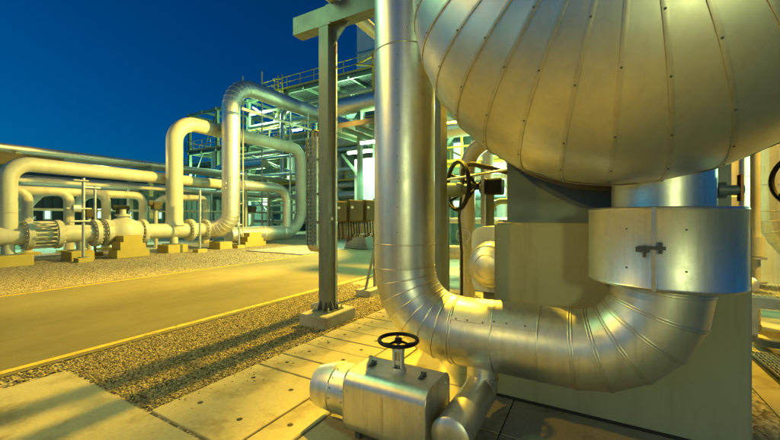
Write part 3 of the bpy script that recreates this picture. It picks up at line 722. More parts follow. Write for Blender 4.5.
MB().box(7.5, 8.0, -4.3, -3.9, -.05, .66).build('pipe_support', M['concrete'], t, ang=0)
t = thing('flanged_standpipe', (7.2, -2.2, 0), 'narrow yellow lit standpipe with flanges above the grating platform', 'pipe')
fx, fy = 7.02, -2.02
MB().tube([(fx, fy, .02), (fx, fy, 4.0)], .055, 18).build('pipe_wall', M['cream'], t)
for z in (.66, 1.0): MB().tube([(fx, fy, z), (fx, fy, z+.03)], .12, 20).build('flange', M['galv'], t)
MB().tube([(fx, fy, 1.04), (fx, fy, 1.32)], .095, 20).build('reducer', M['cream'], t)
t = thing('round_cap', (6.6, -1.95, .6), 'grey round pipe cap rising through the platform by the standpipe', 'cap')
MB().rev([(0, .14), (.10, .14), (.16, .10), (.19, .04), (.195, .001)], (6.55, -1.78, .62), (0, 0, 1), 24).build('cap', M['galv'], t, ang=40)
MB().tube([(6.55, -1.78, -.02), (6.55, -1.78, .62)], .10, 18).build('cap_pipe', M['grey'], t)
t = thing('handwheel_valve', (5.5, -2.3, 1.9), 'black handwheel half cut by the right edge under the vessel', 'valve')
cw = V(5.35, -1.97, 2.0); ax = V(-.75, .55, .1).normalized(); e1 = (V(0, 0, 1)-ax*ax.z).normalized(); e2 = ax.cross(e1)
b = MB(); b.loop([cw+.31*(math.cos(2*PI*k/40)*e1+math.sin(2*PI*k/40)*e2) for k in range(40)], .026)
for k in range(4):
    a = k*PI/2+.6; b.tube([cw, cw+.30*(math.cos(a)*e1+math.sin(a)*e2)], .016, 8)
b.tube([cw-ax*.05, cw+ax*.05], .045, 14); b.build('handwheel', M['blackp'], t, ang=50)
MB().tube([cw, cw-ax*.55], .03, 10).build('spindle', M['galv'], t)
MB().tube([cw-ax*.35, cw-ax*.6], .13, 18).build('bonnet', M['ivory'], t)
e = cw-ax*.6; MB().tube([(e.x, e.y, -.02), (e.x, e.y, e.z+.05)], .10, 18).build('valve_pipe', M['cream'], t)
t = thing('grating_platform', (7.0, -2.3, 0), 'raised galvanised grating platform with grey legs at the right edge', 'platform')
grating(5.95, 7.35, -3.6, -1.62, .62, t)
b = MB(); b.box(5.90, 5.948, -3.62, -1.60, .50, .63); b.box(5.95, 7.35, -1.618, -1.57, .50, .63); b.build('frame', M['galv'], t, ang=0)
for x, y in ((5.92, -1.68), (7.3, -1.68), (5.92, -2.2), (5.92, -3.5), (7.3, -3.5)): MB().box(x-.03, x+.05, y-.04, y+.04, .13, .50).build('leg', M['galv'], t, ang=0)
b = MB(); b.box(5.86, 7.36, -1.70, -1.64, .10, .18); b.box(5.88, 5.94, -3.6, -1.70, .05, .13); b.build('ground_beam', M['grey'], t, ang=0)
t = thing('trench_grating', (5.4, -2.1, 0), 'steel grating panel set in the floor below the platform', 'grating')
grating(4.75, 5.75, -3.2, -1.6, .03, t)
MB().add([(4.7, -3.25, .0), (5.8, -3.25, .0), (5.8, -1.55, .0), (4.7, -1.55, .0)], [[0, 1, 2, 3]]).build('trench_shade_sheet', M['dark'], t, ang=0)  # flat dark sheet stands for the shade under the grating
vpipe('clad_riser', 8.9, -2.05, .17, .10, 7, 'farclad', 'slender metal riser between the broad riser and the gored elbow', (1.6, 3.0))
vpipe('clad_riser', 10.4, -2.25, .26, .10, 7, 'cream', 'cream painted riser glimpsed behind the metal risers at the right', (2.0,))
vpipe('clad_riser', 9.6, -2.9, .30, .10, 7, 'farclad', 'thick metal riser far behind the platform at the right edge', (2.4, 4))
# ================================================================== GAS YARD ACROSS THE ROAD
HV, HZ, HR = 17.0, .97, .33
def flange(par, c, ax, r, th=.10, studs=20, mat='cream'):
    ax = V(ax); c = V(c)
    f = MB().rev([(-th/2, .05), (-th/2, r-.01), (-th/2+.01, r), (th/2-.01, r), (th/2, r-.01), (th/2, .05)], c, ax, 40).build('flange', M[mat], par, ang=40)
    b = MB(); up = V(0, 0, 1) if abs(ax.z) < .9 else V(1, 0, 0); e1 = (up-ax*ax.dot(up)).normalized(); e2 = ax.cross(e1)
    for k in range(studs):
        a = 2*PI*k/studs; p = c+(r-.055)*(math.cos(a)*e1+math.sin(a)*e2); b.tube([p-ax*(th/2+.05), p+ax*(th/2+.05)], .026, 6)
    b.build('bolts', M[mat], f, ang=30)
uE = uat(210, HV)
t = thing('gas_header', (2, HV, 0), 'long cream painted gas header with bolted flanges low along the yard', 'pipe')
MB().tube([(-6, HV, HZ), (uE, HV, HZ)], HR, 40).build('pipe_wall', M['cream'], t)
ua, ub_ = uat(27, HV), uat(57, HV)
flange(t, (ua, HV, HZ), (1, 0, 0), .52, .16); flange(t, (ub_, HV, HZ), (1, 0, 0), .52, .16)
for k in range(18):
    a = 2*PI*(k+.5)/18; MB().tube([(ua, HV+.45*math.cos(a), HZ+.45*math.sin(a)), (ub_, HV+.45*math.cos(a), HZ+.45*math.sin(a))], .034, 8).build('stud', M['cream'], t)
for px in (95, 106, 142, 189.5, 205): flange(t, (uat(px, HV), HV, HZ), (1, 0, 0), .53, .16)
for px in (8, 82, 174): MB().tube([(uat(px, HV), HV, HZ-.2), (uat(px, HV), HV, .2)], .17, 20).build('support_leg', M['cream'], t)
# ball valve
uv_ = uat(123, HV)
t = thing('ball_valve', (uv_, HV, 0), 'big cream round bodied valve in the header behind a stepped concrete block', 'valve')
prof = [(-.62, .38), (-.58, .46), (-.48, .47)]+[(-.46+.92*k/12, .47+.16*math.sin(PI*k/12)) for k in range(13)]+[(.48, .47), (.58, .46), (.62, .38)]
MB().rev(prof, (uv_, HV, HZ), (1, 0, 0), 44).build('valve_body', M['cream'], t, ang=30)
MB().rev([(.5, .2), (.66, .2), (.66, .28), (.74, .28), (.74, .12), (.95, .10), (.95, .01)], (uv_, HV, HZ), (0, 0, 1), 24).build('bonnet', M['cream'], t, ang=35)
# loop A
uA = 4.0
t = thing('cream_loop_pipe', (uA, HV, 0), 'cream pipe rising at the far left and running level above the header', 'pipe')
MB().tube(fillet([(uA, HV, HZ), (uA, HV, 3.43), (14.6, 18.3, 3.43)], .62, 10), .255, 32).build('pipe_wall', M['cream'], t)
MB().loop([V(uA+.256*math.cos(2*PI*k/32), HV+.256*math.sin(2*PI*k/32), 1.75) for k in range(32)], .012).build('weld_bead', M['cream'], t)
# arch B -> header 2
uB, zB = uat(174.5, HV), 6.12
uR = uat(301, HV)
t = thing('tall_arch_pipe', (uB, HV, 0), 'tall cream arch pipe from the header, high across and down into the second header', 'pipe')
MB().tube(fillet([(uB, HV, HZ), (uB, HV, zB), (uat(222, HV), HV, zB)], 1.0, 12), .35, 36).build('rising_leg', M['cream'], t)
MB().rev([(-.02, .42), (.05, .40), (.16, .36), (.25, .353)], (uB, HV, HZ+.27), (0, 0, 1), 36).build('tee_collar', M['cream'], t)
MB().tube(fillet([(uat(222, HV), HV, zB), (uR, HV, zB), (uR, HV, .62), (12.4, HV, .62)], [.9, 1.5], 12), .36, 36).build('crossover', M['cream'], t)
MB().tube([(uat(288, HV), HV, .62), (12.3, HV, .62)], .43, 40).build('second_header', M['farclad'], t)
for px in (262, 282, 240): MB().loop([V(uat(px, HV), HV+.435*math.cos(2*PI*k/36), .62+.435*math.sin(2*PI*k/36)) for k in range(36)], .03).build('seam_band', M['farclad'], t)
# silver C
uC, vC = uat(231, 15.95), 15.95
t = thing('silver_riser_pipe', (uC, vC, 0), 'shiny metal clad riser, tallest in the yard, bending over to the right above the arch', 'pipe')
q = fillet([(uE-.1, HV, HZ), (uC, vC, HZ), (uC, vC, 8.45), (24.5, vC, 8.45)], [.95, 1.35], 9); rr = []
MB().tube(q, .43, 40, True, rr).build('cladding', M['farclad'], t, ang=9)
for i in list(range(1, 11))+list(range(11, 20)): MB().loop([V(p) for p in rr[i]], .012).build('seam_bead', M['farclad'], t)
for z in (2.6, 3.6, 5.4): MB().loop([V(uC+.43*math.cos(2*PI*k/36), vC+.43*math.sin(2*PI*k/36), z) for k in range(36)], .012).build('seam_bead', M['farclad'], t)
for z in (3.0, 3.25):
    for dv in (-.1, .1): MB().box(uC-.47, uC-.42, vC-.12+dv, vC-.06+dv, z, z+.07).build('sample_stud', M['galv'], t, ang=0)
# silver D
uD = uat(287, HV)
t = thing('small_silver_pipe', (uD, HV, 0), 'smaller metal clad pipe bending down into the second header', 'pipe')
q = fillet([(13.2, HV, 3.38), (uD, HV, 3.38), (uD, HV, .9)], .85, 9); rr = []
MB().tube(q, .275, 32, True, rr).build('cladding', M['farclad'], t, ang=9)
for i in range(1, len(q)-1): MB().loop([V(p) for p in rr[i]], .009).build('seam_bead', M['farclad'], t)
# stepped blocks, footings
def stepped(px, v, w, label, h=1.0, flip=1, n=3):
    u = uat(px, v); t = thing('stepped_block', (u, v, 0), label, 'concrete block', 'stepped concrete blocks under the headers')
    prof = [(-w/2, 0), (w/2, 0)]
    st_ = w*.62/n
    prof += [(w/2, h*.34), (w/2-st_*.6, h*.34), (w/2-st_*.6, h*.62), (w/2-st_*1.1, h*.62), (w/2-st_*1.1, h)]
    prof += [(-w/2+st_*.9, h), (-w/2+st_*.9, h*.72), (-w/2+st_*.45, h*.72), (-w/2+st_*.45, h*.36), (-w/2, h*.36)]
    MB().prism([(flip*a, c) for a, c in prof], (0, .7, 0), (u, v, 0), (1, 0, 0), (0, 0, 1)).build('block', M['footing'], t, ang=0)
stepped(134, 15.9, 1.15, 'left stepped concrete block in front of the round bodied valve', .86)
stepped(256, 16.0, 1.35, 'right stepped concrete block in front of the second header', .74)
fl = ['concrete footing under the leg at the far left of the header', 'concrete footing left of the stepped block under the header', 'concrete footing under the tall arch pipe', 'concrete footing below the bend of the shiny riser']
for i, (px, v, w) in enumerate(((5, 16.7, 1.2), (79, 16.7, .7), (174, 16.7, .9), (222, 16.4, .7))):
    u = uat(px, v); t = thing('pipe_footing', (u, v, 0), fl[i], 'footing', 'pipe footings in the gas yard')
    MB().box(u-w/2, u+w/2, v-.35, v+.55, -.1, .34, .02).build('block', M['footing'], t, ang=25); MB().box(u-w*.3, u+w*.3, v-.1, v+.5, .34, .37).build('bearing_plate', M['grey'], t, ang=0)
# stands
def stand(px, v, h, label, arms):
    u = uat(px, v); t = thing('pipe_stand', (u, v, 0), label, 'stand', 'slim steel stands along the header')
    MB().tube([(u, v, .05), (u, v, h)], .05, 12).build('pole', M['galv'], t)
    MB().box(u-.22, u+.22, v-.2, v+.2, -.05, .14, .01).build('footing', M['footing'], t, ang=25)
    MB().box(u-.12, u+.12, v-.12, v+.12, .14, .165).build('base_plate', M['grey'], t, ang=0)
    for z, w, k in arms:
        b = MB(); b.tube([(u-w, v-.06, z), (u+w*.4, v-.06, z)], .035, 10)
        if k: b.box(u-w*.7, u-w*.2, v-.16, v-.02, z-.12, z+.12, .02)
        b.build('arm', M['galv'], t, ang=35)
stand(83.5, 15.9, 3.0, 'slim stand with gauge arms just right of the studded joint', [(1.9, .5, 1), (1.45, .4, 0), (2.9, .3, 0)])
stand(95, 18.0, 2.9, 'slim stand behind the paired flanges left of the valve', [(2.8, .4, 0)])
stand(200, 15.6, 2.85, 'slim stand with rounded top in front of the right flange pair', [])
stand(239, 16.0, 2.5, 'slim stand between the shiny riser and the right stepped block', [(2.3, .25, 1), (1.2, .3, 1)])
# row of manifold bends behind the header
ml = ['leftmost of the low cream U bends behind the header', 'low cream U bend behind the studded joint', 'low cream U bend behind the valve', 'low cream U bend left of the tall arch pipe', 'low cream U bend just right of the tall arch pipe']
for i, px in enumerate((27, 69, 106, 143, 206)):
    v = 20.6; u1 = uat(px, v); u0 = u1-2.3
    t = thing('manifold_bend', (u1, v, 0), ml[i], 'pipe bend', 'U bends behind the header')
    MB().tube(fillet([(u1, v, .02), (u1, v, 2.72), (u0, v+.1, 2.72), (u0, v+1.6, 2.2)], .42, 6), .19, 20).build('pipe_wall', M['cream'], t)
    MB().tube([(u1, v, .9), (u1, v, 1.02)], .3, 20).build('flange', M['cream'], t)
    MB().box(u1-.35, u1+.35, v-.35, v+.35, -.02, .12).build('footing', M['footing'], t, ang=0)
# small tan actuators between
for i, (px, py) in enumerate(((122, 208), (156, 204), (89, 211), (252, 208), (228, 190))):
    v = 19.3; u = uat(px, v); z = zat(px, py, v)
    t = thing('valve_actuator', (u, v, 0), ['small tan actuator above the round bodied valve', 'small tan actuator left of the tall arch pipe', 'small tan actuator beside the left slim stand', 'small tan actuator below the small silver pipe', 'small tan actuator beside the shiny riser'][i], 'actuator', 'small tan actuators in the yard')
    MB().tube([(u-.36, v, z), (u+.28, v, z)], .12, 16).build('cylinder', M['tan'], t); MB().box(u-.18, u+.18, v-.2, v+.2, z-.28, z+.1, .03).build('gear_housing', M['tan'], t, ang=25)
    MB().tube([(u, v, z-.28), (u, v, 0)], .08, 12).build('stem_post', M['cream'], t)
# long racks behind
rk = thing('pipe_rack', (0, 25, 0), 'long low steel pipe rack crossing the left background', 'pipe rack')
for k in range(9):
    u = -12+k*6
    MB().box(u-.12, u+.12, 24.1, 24.34, 0, 4.44).build('column', M['green'], rk, ang=0); MB().box(u-.12, u+.12, 26.6, 26.84, 0, 4.44).build('column', M['green'], rk, ang=0)
    MB().box(u-.1, u+.1, 23.9, 27.0, 4.45, 4.7).build('cross_beam', M['green'], rk, ang=0); MB().box(u-.1, u+.1, 24.345, 26.595, 3.0, 3.2).build('cross_beam', M['green'], rk, ang=0)
t = thing('long_silver_pipe', (0, 24.6, 4.7), 'long metal clad pipe on top of the left rack against the sky', 'pipe')
MB().tube([(-14, 24.5, 4.95), (35, 24.5, 4.95)], .19, 24).build('cladding', M['farclad'], t)
t = thing('cable_duct', (0, 24.0, 4.2), 'tan ribbed cable duct under the long metal pipe at the far left', 'duct')
u1 = uat(63, 23.8); b = MB(); b.box(-14, u1, 23.7, 23.85, 4.05, 4.62)
for k in range(36): b.box(-13.9+k*.5, -13.86+k*.5, 23.66, 23.699, 4.05, 4.62)
b.build('duct_wall', M['tan'], t, ang=0)
for i, (v, z, r, mt, lb) in enumerate(((22.6, 3.28, .10, 'cream', 'thin cream pipe line under the cream loop pipe'), (22.2, 1.95, .06, 'cream', 'thinnest cream line crossing behind the U bends'), (26, 5.0, .22, 'cream', 'cream pipe lying behind the long metal pipe'), (25.4, 3.5, .28, 'galv', 'dull grey pipe on the lower rack level'), (26.2, 3.45, .2, 'farclad', 'metal pipe on the lower rack level behind the dull grey one'))):
    t = thing('rack_pipe', (5, v, z), lb, 'pipe', 'pipes on the left rack')
    MB().tube([(-14, v, z), (30, v, z)], r, 16).build('pipe_wall', M[mt], t)
    if i < 2:
        for k in range(8): MB().box(-10+k*5, -9.9+k*5, v-.05, v+.05, 0, z-r).build('support', M['galv'], t, ang=0)
sh = thing('shed', (0, 33, 0), 'long dark green sheet metal shed behind the left rack', 'shed')
b = MB(); b.box(-25, 24, 33, 40, 0, 4.5); 
for k in range(98): b.box(-25+k*.5, -24.9+k*.5, 32.96, 32.999, 1.2, 4.5)
b.build('wall', M['shed'], sh, ang=0)
MB().prism([(-.4, 4.51), (7.4, 4.51), (3.5, 5.2)], (49.6, 0, 0), (-25.3, 33, 0), (0, 1, 0), (0, 0, 1)).build('roof', M['shed'], sh, ang=0)
for px0, px1, py0_, py1_ in ((43, 52, 209, 220), (96, 103, 209, 219), (30, 36, 216, 220), (146, 153, 210, 220), (158, 162, 212, 219)):
    v = 32.9; ua, ub_ = uat(px0, v), uat(px1, v)
    f = MB().box(ua, ub_, 32.90, 32.955, zat(px0, py1_, v), zat(px0, py0_, v)).build('window', M['white'], sh, ang=0)
    MB().box(ua+.1, ub_-.1, 32.88, 32.899, zat(px0, py1_, v)+.08, zat(px0, py0_, v)-.08).build('pane', M['litwin'], f, ang=0)
# ================================================================== PROCESS STRUCTURES
def railing(b, p0, p1, h=1.1, n=None):
    p0, p1 = V(p0), V(p1); n = n or max(2, int((p1-p0).length/1.5))
    for k in range(n+1): p = p0+(p1-p0)*k/n; b.bar(p, p+V(0, 0, h), .06, .06, (1, 0, 0))
    for z in (h, h*.55): b.bar(p0+V(0, 0, z), p1+V(0, 0, z), .055)
    b.bar(p0+V(0, 0, .08), p1+V(0, 0, .08), .02, .15)
def structure(name, label, u0, u1, v0, v1, levels, cu, cv, mat, rails, deckmat='dgrey', rmat='yellow'):
    t = thing(name, ((u0+u1)/2, (v0+v1)/2, 0), label, 'structure'); top = max(levels)
    for i in range(cu+1):
        for j in range(cv+1):
            u = u0+(u1-u0)*i/cu; v = v0+(v1-v0)*j/cv
            b = MB(); b.box(u-.15, u+.15, v-.15, v-.12, 0, top); b.box(u-.15, u+.15, v+.12, v+.15, 0, top); b.box(u-.02, u+.02, v-.12, v+.12, 0, top); b.build('column', M[mat], t, ang=0)
    for z in levels:
        b = MB()
        for i in range(cu+1): u = u0+(u1-u0)*i/cu; b.box(u-.1, u+.1, v0-.3, v1+.3, z-.36, z-.05)
        for j in range(cv*2+1): v = v0+(v1-v0)*j/(cv*2); b.box(u0-.3, u1+.3, v-.08, v+.08, z-.30, z-.055)
        b.build('floor_beams', M[mat], t, ang=0)
    for z, ra, rb in rails:
        b = MB(); n = int((rb-ra)/.25)
        for k in range(n): b.box(u0-.3, u1+.3, ra+k*.25, ra+k*.25+.17, z-.045, z)
        b.build('deck', M[deckmat], t, ang=0)
        b = MB(); railing(b, (u0-.3, ra, z), (u0-.3, rb, z)); railing(b, (u0-.3, ra, z), (u1+.3, ra, z)); railing(b, (u0-.3, rb, z), (u1+.3, rb, z))
        b.build('railing', M[rmat], t, ang=0)
    for j in range(cv):
        b = MB(); va, vb_ = v0+(v1-v0)*j/cv, v0+(v1-v0)*(j+1)/cv
        if j % 2 == 0: b.bar((u0, va, .2), (u0, vb_, levels[0]-.3), .12); b.build('brace', M[mat], t, ang=0); MB().bar((u0, vb_, levels[0]), (u0, va, levels[-1]-.3), .10).build('brace', M[mat], t, ang=0)
    return t
S1 = structure('process_structure', 'tall steel process structure with yellow railings behind the yard pipes', 24, 33, 15, 40, (4.6, 9.0, 13.4), 2, 5, 'green', [(13.4, 14.7, 27.6), (9.0, 14.7, 40.3), (4.6, 14.7, 33)])
MB().box(32.6, 32.8, 15.2, 39.8, .05, 8.6).build('back_sheeting', M['shed'], S1, ang=0)
MB().box(26.0, 28.5, 31.5, 35.5, .05, 3.4).build('machinery_housing', M['bluegrey'], S1, ang=0)
MB().box(25.5, 27.5, 17.0, 20.0, 9.05, 11.6).build('machinery_housing', M['bluegrey'], S1, ang=0)
# caged ladder of S1
vl = vat(281, 23.4); b = MB()
for s_ in (-.28, .28): b.bar((23.3, vl+s_, 3), (23.3, vl+s_, 14.6), .07)
for k in range(38): b.bar((23.3, vl-.28, 3.1+k*.3), (23.3, vl+.28, 3.1+k*.3), .04)
for k in range(10):
    z = 5+k*1.0
    pts = [V(23.3-.75*math.sin(PI*i/8), vl+.38*math.cos(PI*i/8), z) for i in range(9)]; b.tube(pts, .03, 6)
b.build('ladder', M['yellow'], S1, ang=30)
S2 = structure('inner_structure', 'green lit steel frame behind the thick vertical pipe', 13, 22, -7, 5.5, (3.6, 6.4, 9.2), 2, 3, 'green', [(3.6, -7, 5.8), (6.4, -7, 5.8)], 'dgrey', 'yellow')
S3 = structure('far_structure', 'low steel frame with railings far behind the arch pipe', 36, 44, 34, 62, (5.5, 10.5), 1, 4, 'green', [(10.5, 34, 62), (5.5, 34, 62)])
# tower and cabinets behind post
t = thing('tower', (31, 18, 0), 'pale blue grey square tower rising above the structure beside the vertical pipe', 'tower')
vt = vat(357, 29.5); MB().box(29.5, 33, vt-5, vt, 0, 22).build('wall', M['white'], t, ang=0)
b = MB()
for z in (6, 10, 14, 18): b.box(29.4, 33.1, vt-5.1, vt+.1, z, z+.12)
b.build('ring_beams', M['galv'], t, ang=0)
uw = 17.2; va, vb_ = vat(372.5, uw), vat(354, uw)
t = thing('white_cabinet', (uw, (va+vb_)/2, 0), 'white upright cabinet lit by the bright tube behind the roadside post', 'cabinet')
MB().box(uw, uw+1.2, va-.3, vb_, 2.35, 5.0, .04).build('cabinet_body', M['white'], t, ang=25)
b = MB()
for v in (va-.2, vb_-.1): b.box(uw+.1, uw+.2, v-.05, v+.05, 0, 2.35); b.box(uw+.9, uw+1.0, v-.05, v+.05, 0, 2.35)
b.build('legs', M['grey'], t, ang=0)
t = thing('canopy', (17, 11, 0), 'brown steel canopy edge over the white cabinet', 'canopy')
b = MB(); b.box(14.2, 22.5, 8.0, 12.0, 6.05, 6.3); b.build('roof_panel', M['brownsteel'], t, ang=0)
b = MB()
for u in (14.5, 22.2):
    for v in (8.2, 11.8): b.box(u-.1, u+.1, v-.1, v+.1, 0, 6.05)
for k in range(5): b.box(14.3, 22.4, 8.4+k*.8, 8.5+k*.8, 5.85, 6.045)
b.bar((uw-.2, vat(338, 16.6), 5.3), (uw-.2, vat(356, 16.6), 3.9), .12)
b.build('canopy_frame', M['green'], t, ang=0)
t = thing('green_pedestal', (15, 11, 0), 'small pale green concrete pedestal under the junction boxes', 'pedestal')
up_ = 14.5; va, vb_ = vat(366, up_), vat(346, up_)
MB().prism([(va-.1, .03), (vb_+.1, .03), (vb_-.1, .75), (va+.1, .75)], (1.2, 0, 0), (up_, 0, 0), (0, 1, 0), (0, 0, 1)).build('block', M['concrete'], t, ang=0)
# big pipes across, high behind the post
for i, (z, r, u, lb) in enumerate(((7.75, .46, 16, 'big overhead metal pipe crossing level behind the roadside post'), (6.75, .30, 17.6, 'slimmer overhead metal pipe under the big one behind the roadside post'))):
    t = thing('cross_pipe', (u, 9, z), lb, 'pipe', 'overhead pipes behind the post')
    MB().tube([(u, 5.0, z), (u, vat(322, u), z)], r, 28).build('cladding', M['farclad'], t)
    for v in (6.5, 11.0): MB().box(u-.12, u+.12, v-.12, v+.12, 0, z-r).build('support', M['green'], t, ang=0)
t = thing('yellow_handrail', (15.6, 9.5, 8.25), 'small yellow handrail on the big overhead pipe beside the thick vertical pipe', 'handrail')
b = MB(); ya, yb = vat(373, 15.9), vat(356, 15.9)
b.bar((15.9, ya, 8.2), (15.9, ya, 10.4), .08); b.bar((15.9, yb, 9.9), (15.9, ya-1, 10.35), .08); b.bar((15.9, yb, 9.9), (15.9, ya-1, 9.35), .08)
b.build('rails', M['yellow'], t, ang=0)
# green lit block closing the view behind the inner frame
t = thing('pump_house', (24, 0, 0), 'pale green sheet metal pump house behind the inner steel frame', 'building')
b = MB(); b.box(23.2, 31, -16, 10.5, 0, 8.6)
for k in range(52): b.box(23.14, 23.199, -15.9+k*.5, -15.78+k*.5, .1, 8.5)
b.build('wall', M['pgreen'], t, ang=0)
for z in (2.2, 5.4):
    for v in (-3.2, .6, 3.0, 5.4, 7.6):
        f = MB().box(23.10, 23.139, v-.7, v+.7, z, z+1.3).build('window', M['white'], t, ang=0); MB().box(23.08, 23.099, v-.6, v+.6, z+.1, z+1.2).build('pane', M['litwin'], f, ang=0)
MB().box(22.9, 31.2, -16.2, 10.7, 8.601, 8.85).build('roof', M['green'], t, ang=0)
# pipes among the structures
def cpipe(label, pts, r, mat, R_=.6, group='pipes inside the process structures', name='process_pipe'):
    t = thing(name, (pts[0][0], pts[0][1], min(p[2] for p in pts)), label, 'pipe', group)
    MB().tube(fillet(pts, R_, 6) if len(pts) > 2 else pts, r, 20).build('pipe_wall', M[mat], t)
cpipe('tan pipe bending down in the gap left of the vessel', [(6.3, 1.98, .0), (6.3, 1.98, 2.95), (6.3, -.6, 2.95)], .14, 'cream', .5)
cpipe('metal pipe standing behind the black spoked wheel', [(7.6, 1.35, 0), (7.6, 1.35, 5.5)], .12, 'farclad')
cpipe('slim green pipe with valves behind the spoked wheel', [(7.0, 1.72, 0), (7.0, 1.72, 1.9), (7.0, .6, 1.9)], .055, 'green', .2)
cpipe('cream pipe low at the ground behind the domed elbow', [(8.2, 3.4, .75), (8.2, .2, .75)], .17, 'cream')
cpipe('cream vertical pipe just right of the second grey post', [(9.2, 2.35, 0), (9.2, 2.35, 6)], .14, 'cream')
cpipe('metal pipe crossing high in the gap left of the vessel', [(10.5, -3, 4.3), (10.5, 5.2, 4.3)], .25, 'farclad')
cpipe('level metal pipe under the first deck of the tall structure', [(23.4, 15, 3.4), (23.4, 38, 3.4)], .30, 'farclad')
cpipe('level cream pipe under the second deck of the tall structure', [(23.2, 15, 7.6), (23.2, 30, 7.6)], .26, 'cream')
cpipe('pale pipe bending down beside the yellow ladder', [(23.0, 21.0, 11.2), (23.0, 24.2, 11.2), (23.0, 24.2, 5.0)], .24, 'galv', .7)
cpipe('grey pipe swooping down left of the shiny riser', [(22.6, 36.0, 3.0), (22.6, 32.5, 6.5), (22.6, 26, 6.5)], .45, 'galv', 1.5)
cpipe('upright pale column left of the shiny riser', [(25.5, 37.4, 0), (25.5, 37.4, 9.5)], .55, 'galv')
cpipe('upright metal drum inside the tall structure', [(28, 22, 0), (28, 22, 7.8)], .9, 'farclad')
cpipe('second upright drum deeper inside the tall structure', [(29, 29, 0), (29, 29, 8.4)], .8, 'galv')
cpipe('thin cream pipe slanting below the shiny pipe to the post', [(11.5, 14.9, 6.9), (20.5, 14.9, 6.9)], .07, 'cream')
cpipe('blue pipe deep in the frame behind the vertical pipe', [(12.6, -6, 2.4), (12.6, 5, 2.4)], .2, 'teal')
cpipe('tall pale drum in the frame behind the black wheel', [(16.5, 3.0, 0), (16.5, 3.0, 5.6)], .8, 'white')
rs2 = random.Random(11)
cl = ['thin conduit climbing the near face of the tall structure', 'thin conduit climbing beside the caged ladder', 'slim upright pipe between the second header and the tall structure', 'slim upright pipe behind the small silver pipe', 'slim upright pipe right of the shiny riser', 'thin upright line under the slanting cream pipe']
for i, (px, v, z1, r, mt) in enumerate(((262, 21.5, 12.5, .06, 'cream'), (290, 20.5, 11, .07, 'farclad'), (246, 18.6, 4.4, .08, 'cream'), (268, 18.4, 4.0, .07, 'cream'), (243, 16.4, 9.2, .035, 'cream'), (308, 15.2, 8, .04, 'cream'))):
    u = uat(px, v); cpipe(cl[i], [(u, v, 0), (u, v, z1)], r, mt)
for i, (z, u, mt, r) in enumerate(((2.0, 22.3, 'cream', .11), (5.4, 22.8, 'farclad', .16), (6.9, 22.4, 'galv', .12), (10.2, 23.2, 'farclad', .22), (11.6, 23.4, 'cream', .14))):
    cpipe('level pipe across the tall structure, %s of five from the ground' % ORD[i], [(u, 14.8, z), (u, 15.5+rs2.uniform(10, 17), z)], r, mt)
for i, (u, v, z, r, mt) in enumerate(((10.2, 1.0, 4.6, .09, 'farclad'), (11.2, 2.2, 5.0, .12, 'cream'), (12.3, 1.6, 4.2, .08, 'galv'), (8.6, .75, 3.4, .07, 'cream'))):
    cpipe('upright process pipe in the gap left of the vessel, %s nearest' % ['second', 'third', 'last', 'first'][i], [(u, v, 0), (u, v, z)], r, mt)
for i, (u, z, r, mt) in enumerate(((9.8, 1.5, .08, 'cream'), (11.5, 2.9, .10, 'farclad'), (12.2, 3.5, .12, 'yellow'))):
    cpipe('level process pipe behind the domed elbow, %s from the ground' % ORD[i], [(u, -2, z), (u, 4.6, z)], r, mt)
rs3 = random.Random(5)
for i in range(8):
    u = 22.2+i*.25; va_ = 15.5+rs3.uniform(0, 6); z = 1.2+i*1.45
    cpipe('branching line on the face of the tall structure, %s of eight from the ground' % ORD[i], [(u, va_, z), (u, va_+rs3.uniform(4, 9), z), (u, va_+9.2, z+rs3.uniform(1.5, 3)*(1 if i % 2 else -.5))][:3], rs3.choice((.08, .11, .16)), rs3.choice(('cream', 'farclad', 'galv', 'yellow')), .25)
# small equipment seen in the gap
t = thing('instrument_cabinet', (6.9, 1.45, 0), 'pale blue instrument cabinet standing behind the spoked wheel', 'cabinet')
MB().box(6.9, 7.25, 1.22, 1.60, .75, 1.55, .02).build('cabinet_body', M['white'], t, ang=25); MB().box(7.05, 7.12, 1.38, 1.44, 0, .75).build('stand_post', M['grey'], t, ang=0)
t = thing('small_handwheel_valve', (6.0, 1.95, 0), 'small grey handwheel valve low in the gap behind the second post', 'valve')
MB().tube([(6.0, 1.92, 0), (6.0, 1.92, 1.35)], .05, 12).build('valve_pipe', M['cream'], t)
b = MB(); cw = V(5.88, 1.92, 1.28); b.loop([cw+.12*V(0, math.cos(2*PI*k/24), math.sin(2*PI*k/24)) for k in range(24)], .012)
for k in range(3): b.tube([cw, cw+.12*V(0, math.cos(k*2.09), math.sin(k*2.09))], .008, 6)
b.tube([cw, cw+V(.12, 0, 0)], .012, 8); b.build('handwheel', M['galv'], t)
# ================================================================== LIT LAMPS OF THE PLANT, SOME ADDED AS FILL
def tubelamp(label, c, axis, L=1.5, power=300, drop=.35, face=(-1, 0, -1), down=False):
    c = V(c); a = V(axis).normalized(); t = thing('fluorescent_lamp', c+V(0, 0, .1), label, 'lamp', 'lit fluorescent lamps of the plant')
    MB().bar(c-a*L/2+V(0, 0, .09), c+a*L/2+V(0, 0, .09), .22, .06).build('housing', M['white'], t, ang=0)
    MB().tube([c-a*(L/2-.03), c+a*(L/2-.03)], .07, 10).build('tube', M['tube'], t)
    MB().tube([c+V(0, 0, .121), c+V(0, 0, .5)], .03, 8).build('hanger', M['galv'], t)
    if down: lamp('lamp_light', 'SPOT', c+V(0, 0, -drop), power, (.45, 1.0, .62), .25, c+V(0, 0, -5), 140, .4)
    else: lamp('lamp_light', 'POINT', c+V(0, 0, -drop)+V(face)*.12, power, GRN, .25)
def onu(px, py, u): v = vat(px, u); return (u, v, zat(px, py, v))
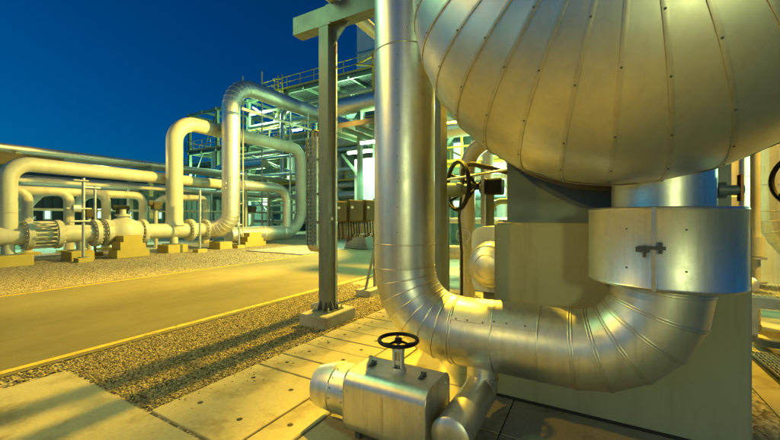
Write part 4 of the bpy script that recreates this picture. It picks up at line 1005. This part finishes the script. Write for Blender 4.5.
tubelamp('bright tube lamp over the white cabinet behind the roadside post', onu(360, 152, 16.6), (0, 1, .0), 1.7, 260)
tubelamp('added fill tube lamp under the big overhead pipe behind the roadside post', (17.0, 9.6, 7.0), (0, 1, 0), 1.5, 800)  # added out of sight to brighten the overhead pipes
tubelamp('added fill tube lamp under the canopy edge at the far end of the road', (14.8, 9.4, 5.3), (0, 1, 0), 1.5, 900, down=True)  # added out of sight to tint the far road green
tubelamp('bright tube lamp beside the bend of the shiny riser', onu(257, 110, 23.0), (.2, 1, .55), 1.7, 1500)
tubelamp('tube lamp inside the structure above the small silver pipe', onu(272, 148, 23.4), (0, 1, .35), 1.5, 1500)
tubelamp('tube lamp under the first deck left of the yellow ladder', onu(262, 176, 25.5), (0, 1, 0), 1.5, 1500)
for lb_, px_, py_, u_ in (('added tube lamp on the lower deck at the far left of the tall structure', 212, 172, 25.5), ('added tube lamp under the second deck left of the perforated tray', 297, 130, 26.0), ('added tube lamp low behind the small silver pipe', 268, 204, 24.5)): tubelamp(lb_, onu(px_, py_, u_), (0, 1, 0), 1.3, 1300)  # three lamps added to brighten the tall structure
tubelamp('tube lamp deep in the frame left of the vessel', (12.2, 2.6, 3.3), (0, 1, 0), 1.5, 700)
tubelamp('tube lamp high in the frame in the gap left of the vessel', (12.4, 3.6, 5.9), (0, 1, 0), 1.5, 900)
tubelamp('tube lamp on the pale green pump house wall', (22.2, 4.4, 4.6), (0, 1, 0), 1.5, 900)
tubelamp('tube lamp low in the frame behind the black wheel', (9.9, 1.3, 2.6), (0, 1, 0), 1.2, 260)
tubelamp('tube lamp on the upper deck of the tall structure', onu(352, 100, 25.5), (0, 1, 0), 1.5, 1600)
tubelamp('tube lamp under the rack behind the cream U bends', (9.0, 23.0, 2.9), (1, 0, 0), 1.5, 1100, down=True)
tubelamp('tube lamp under the rack at the far left', (3.0, 23.0, 2.9), (1, 0, 0), 1.5, 1100, down=True)
tubelamp('tube lamp far right beyond the grating platform', (10.2, -5.2, 3.2), (0, 1, 0), 1.5, 500)
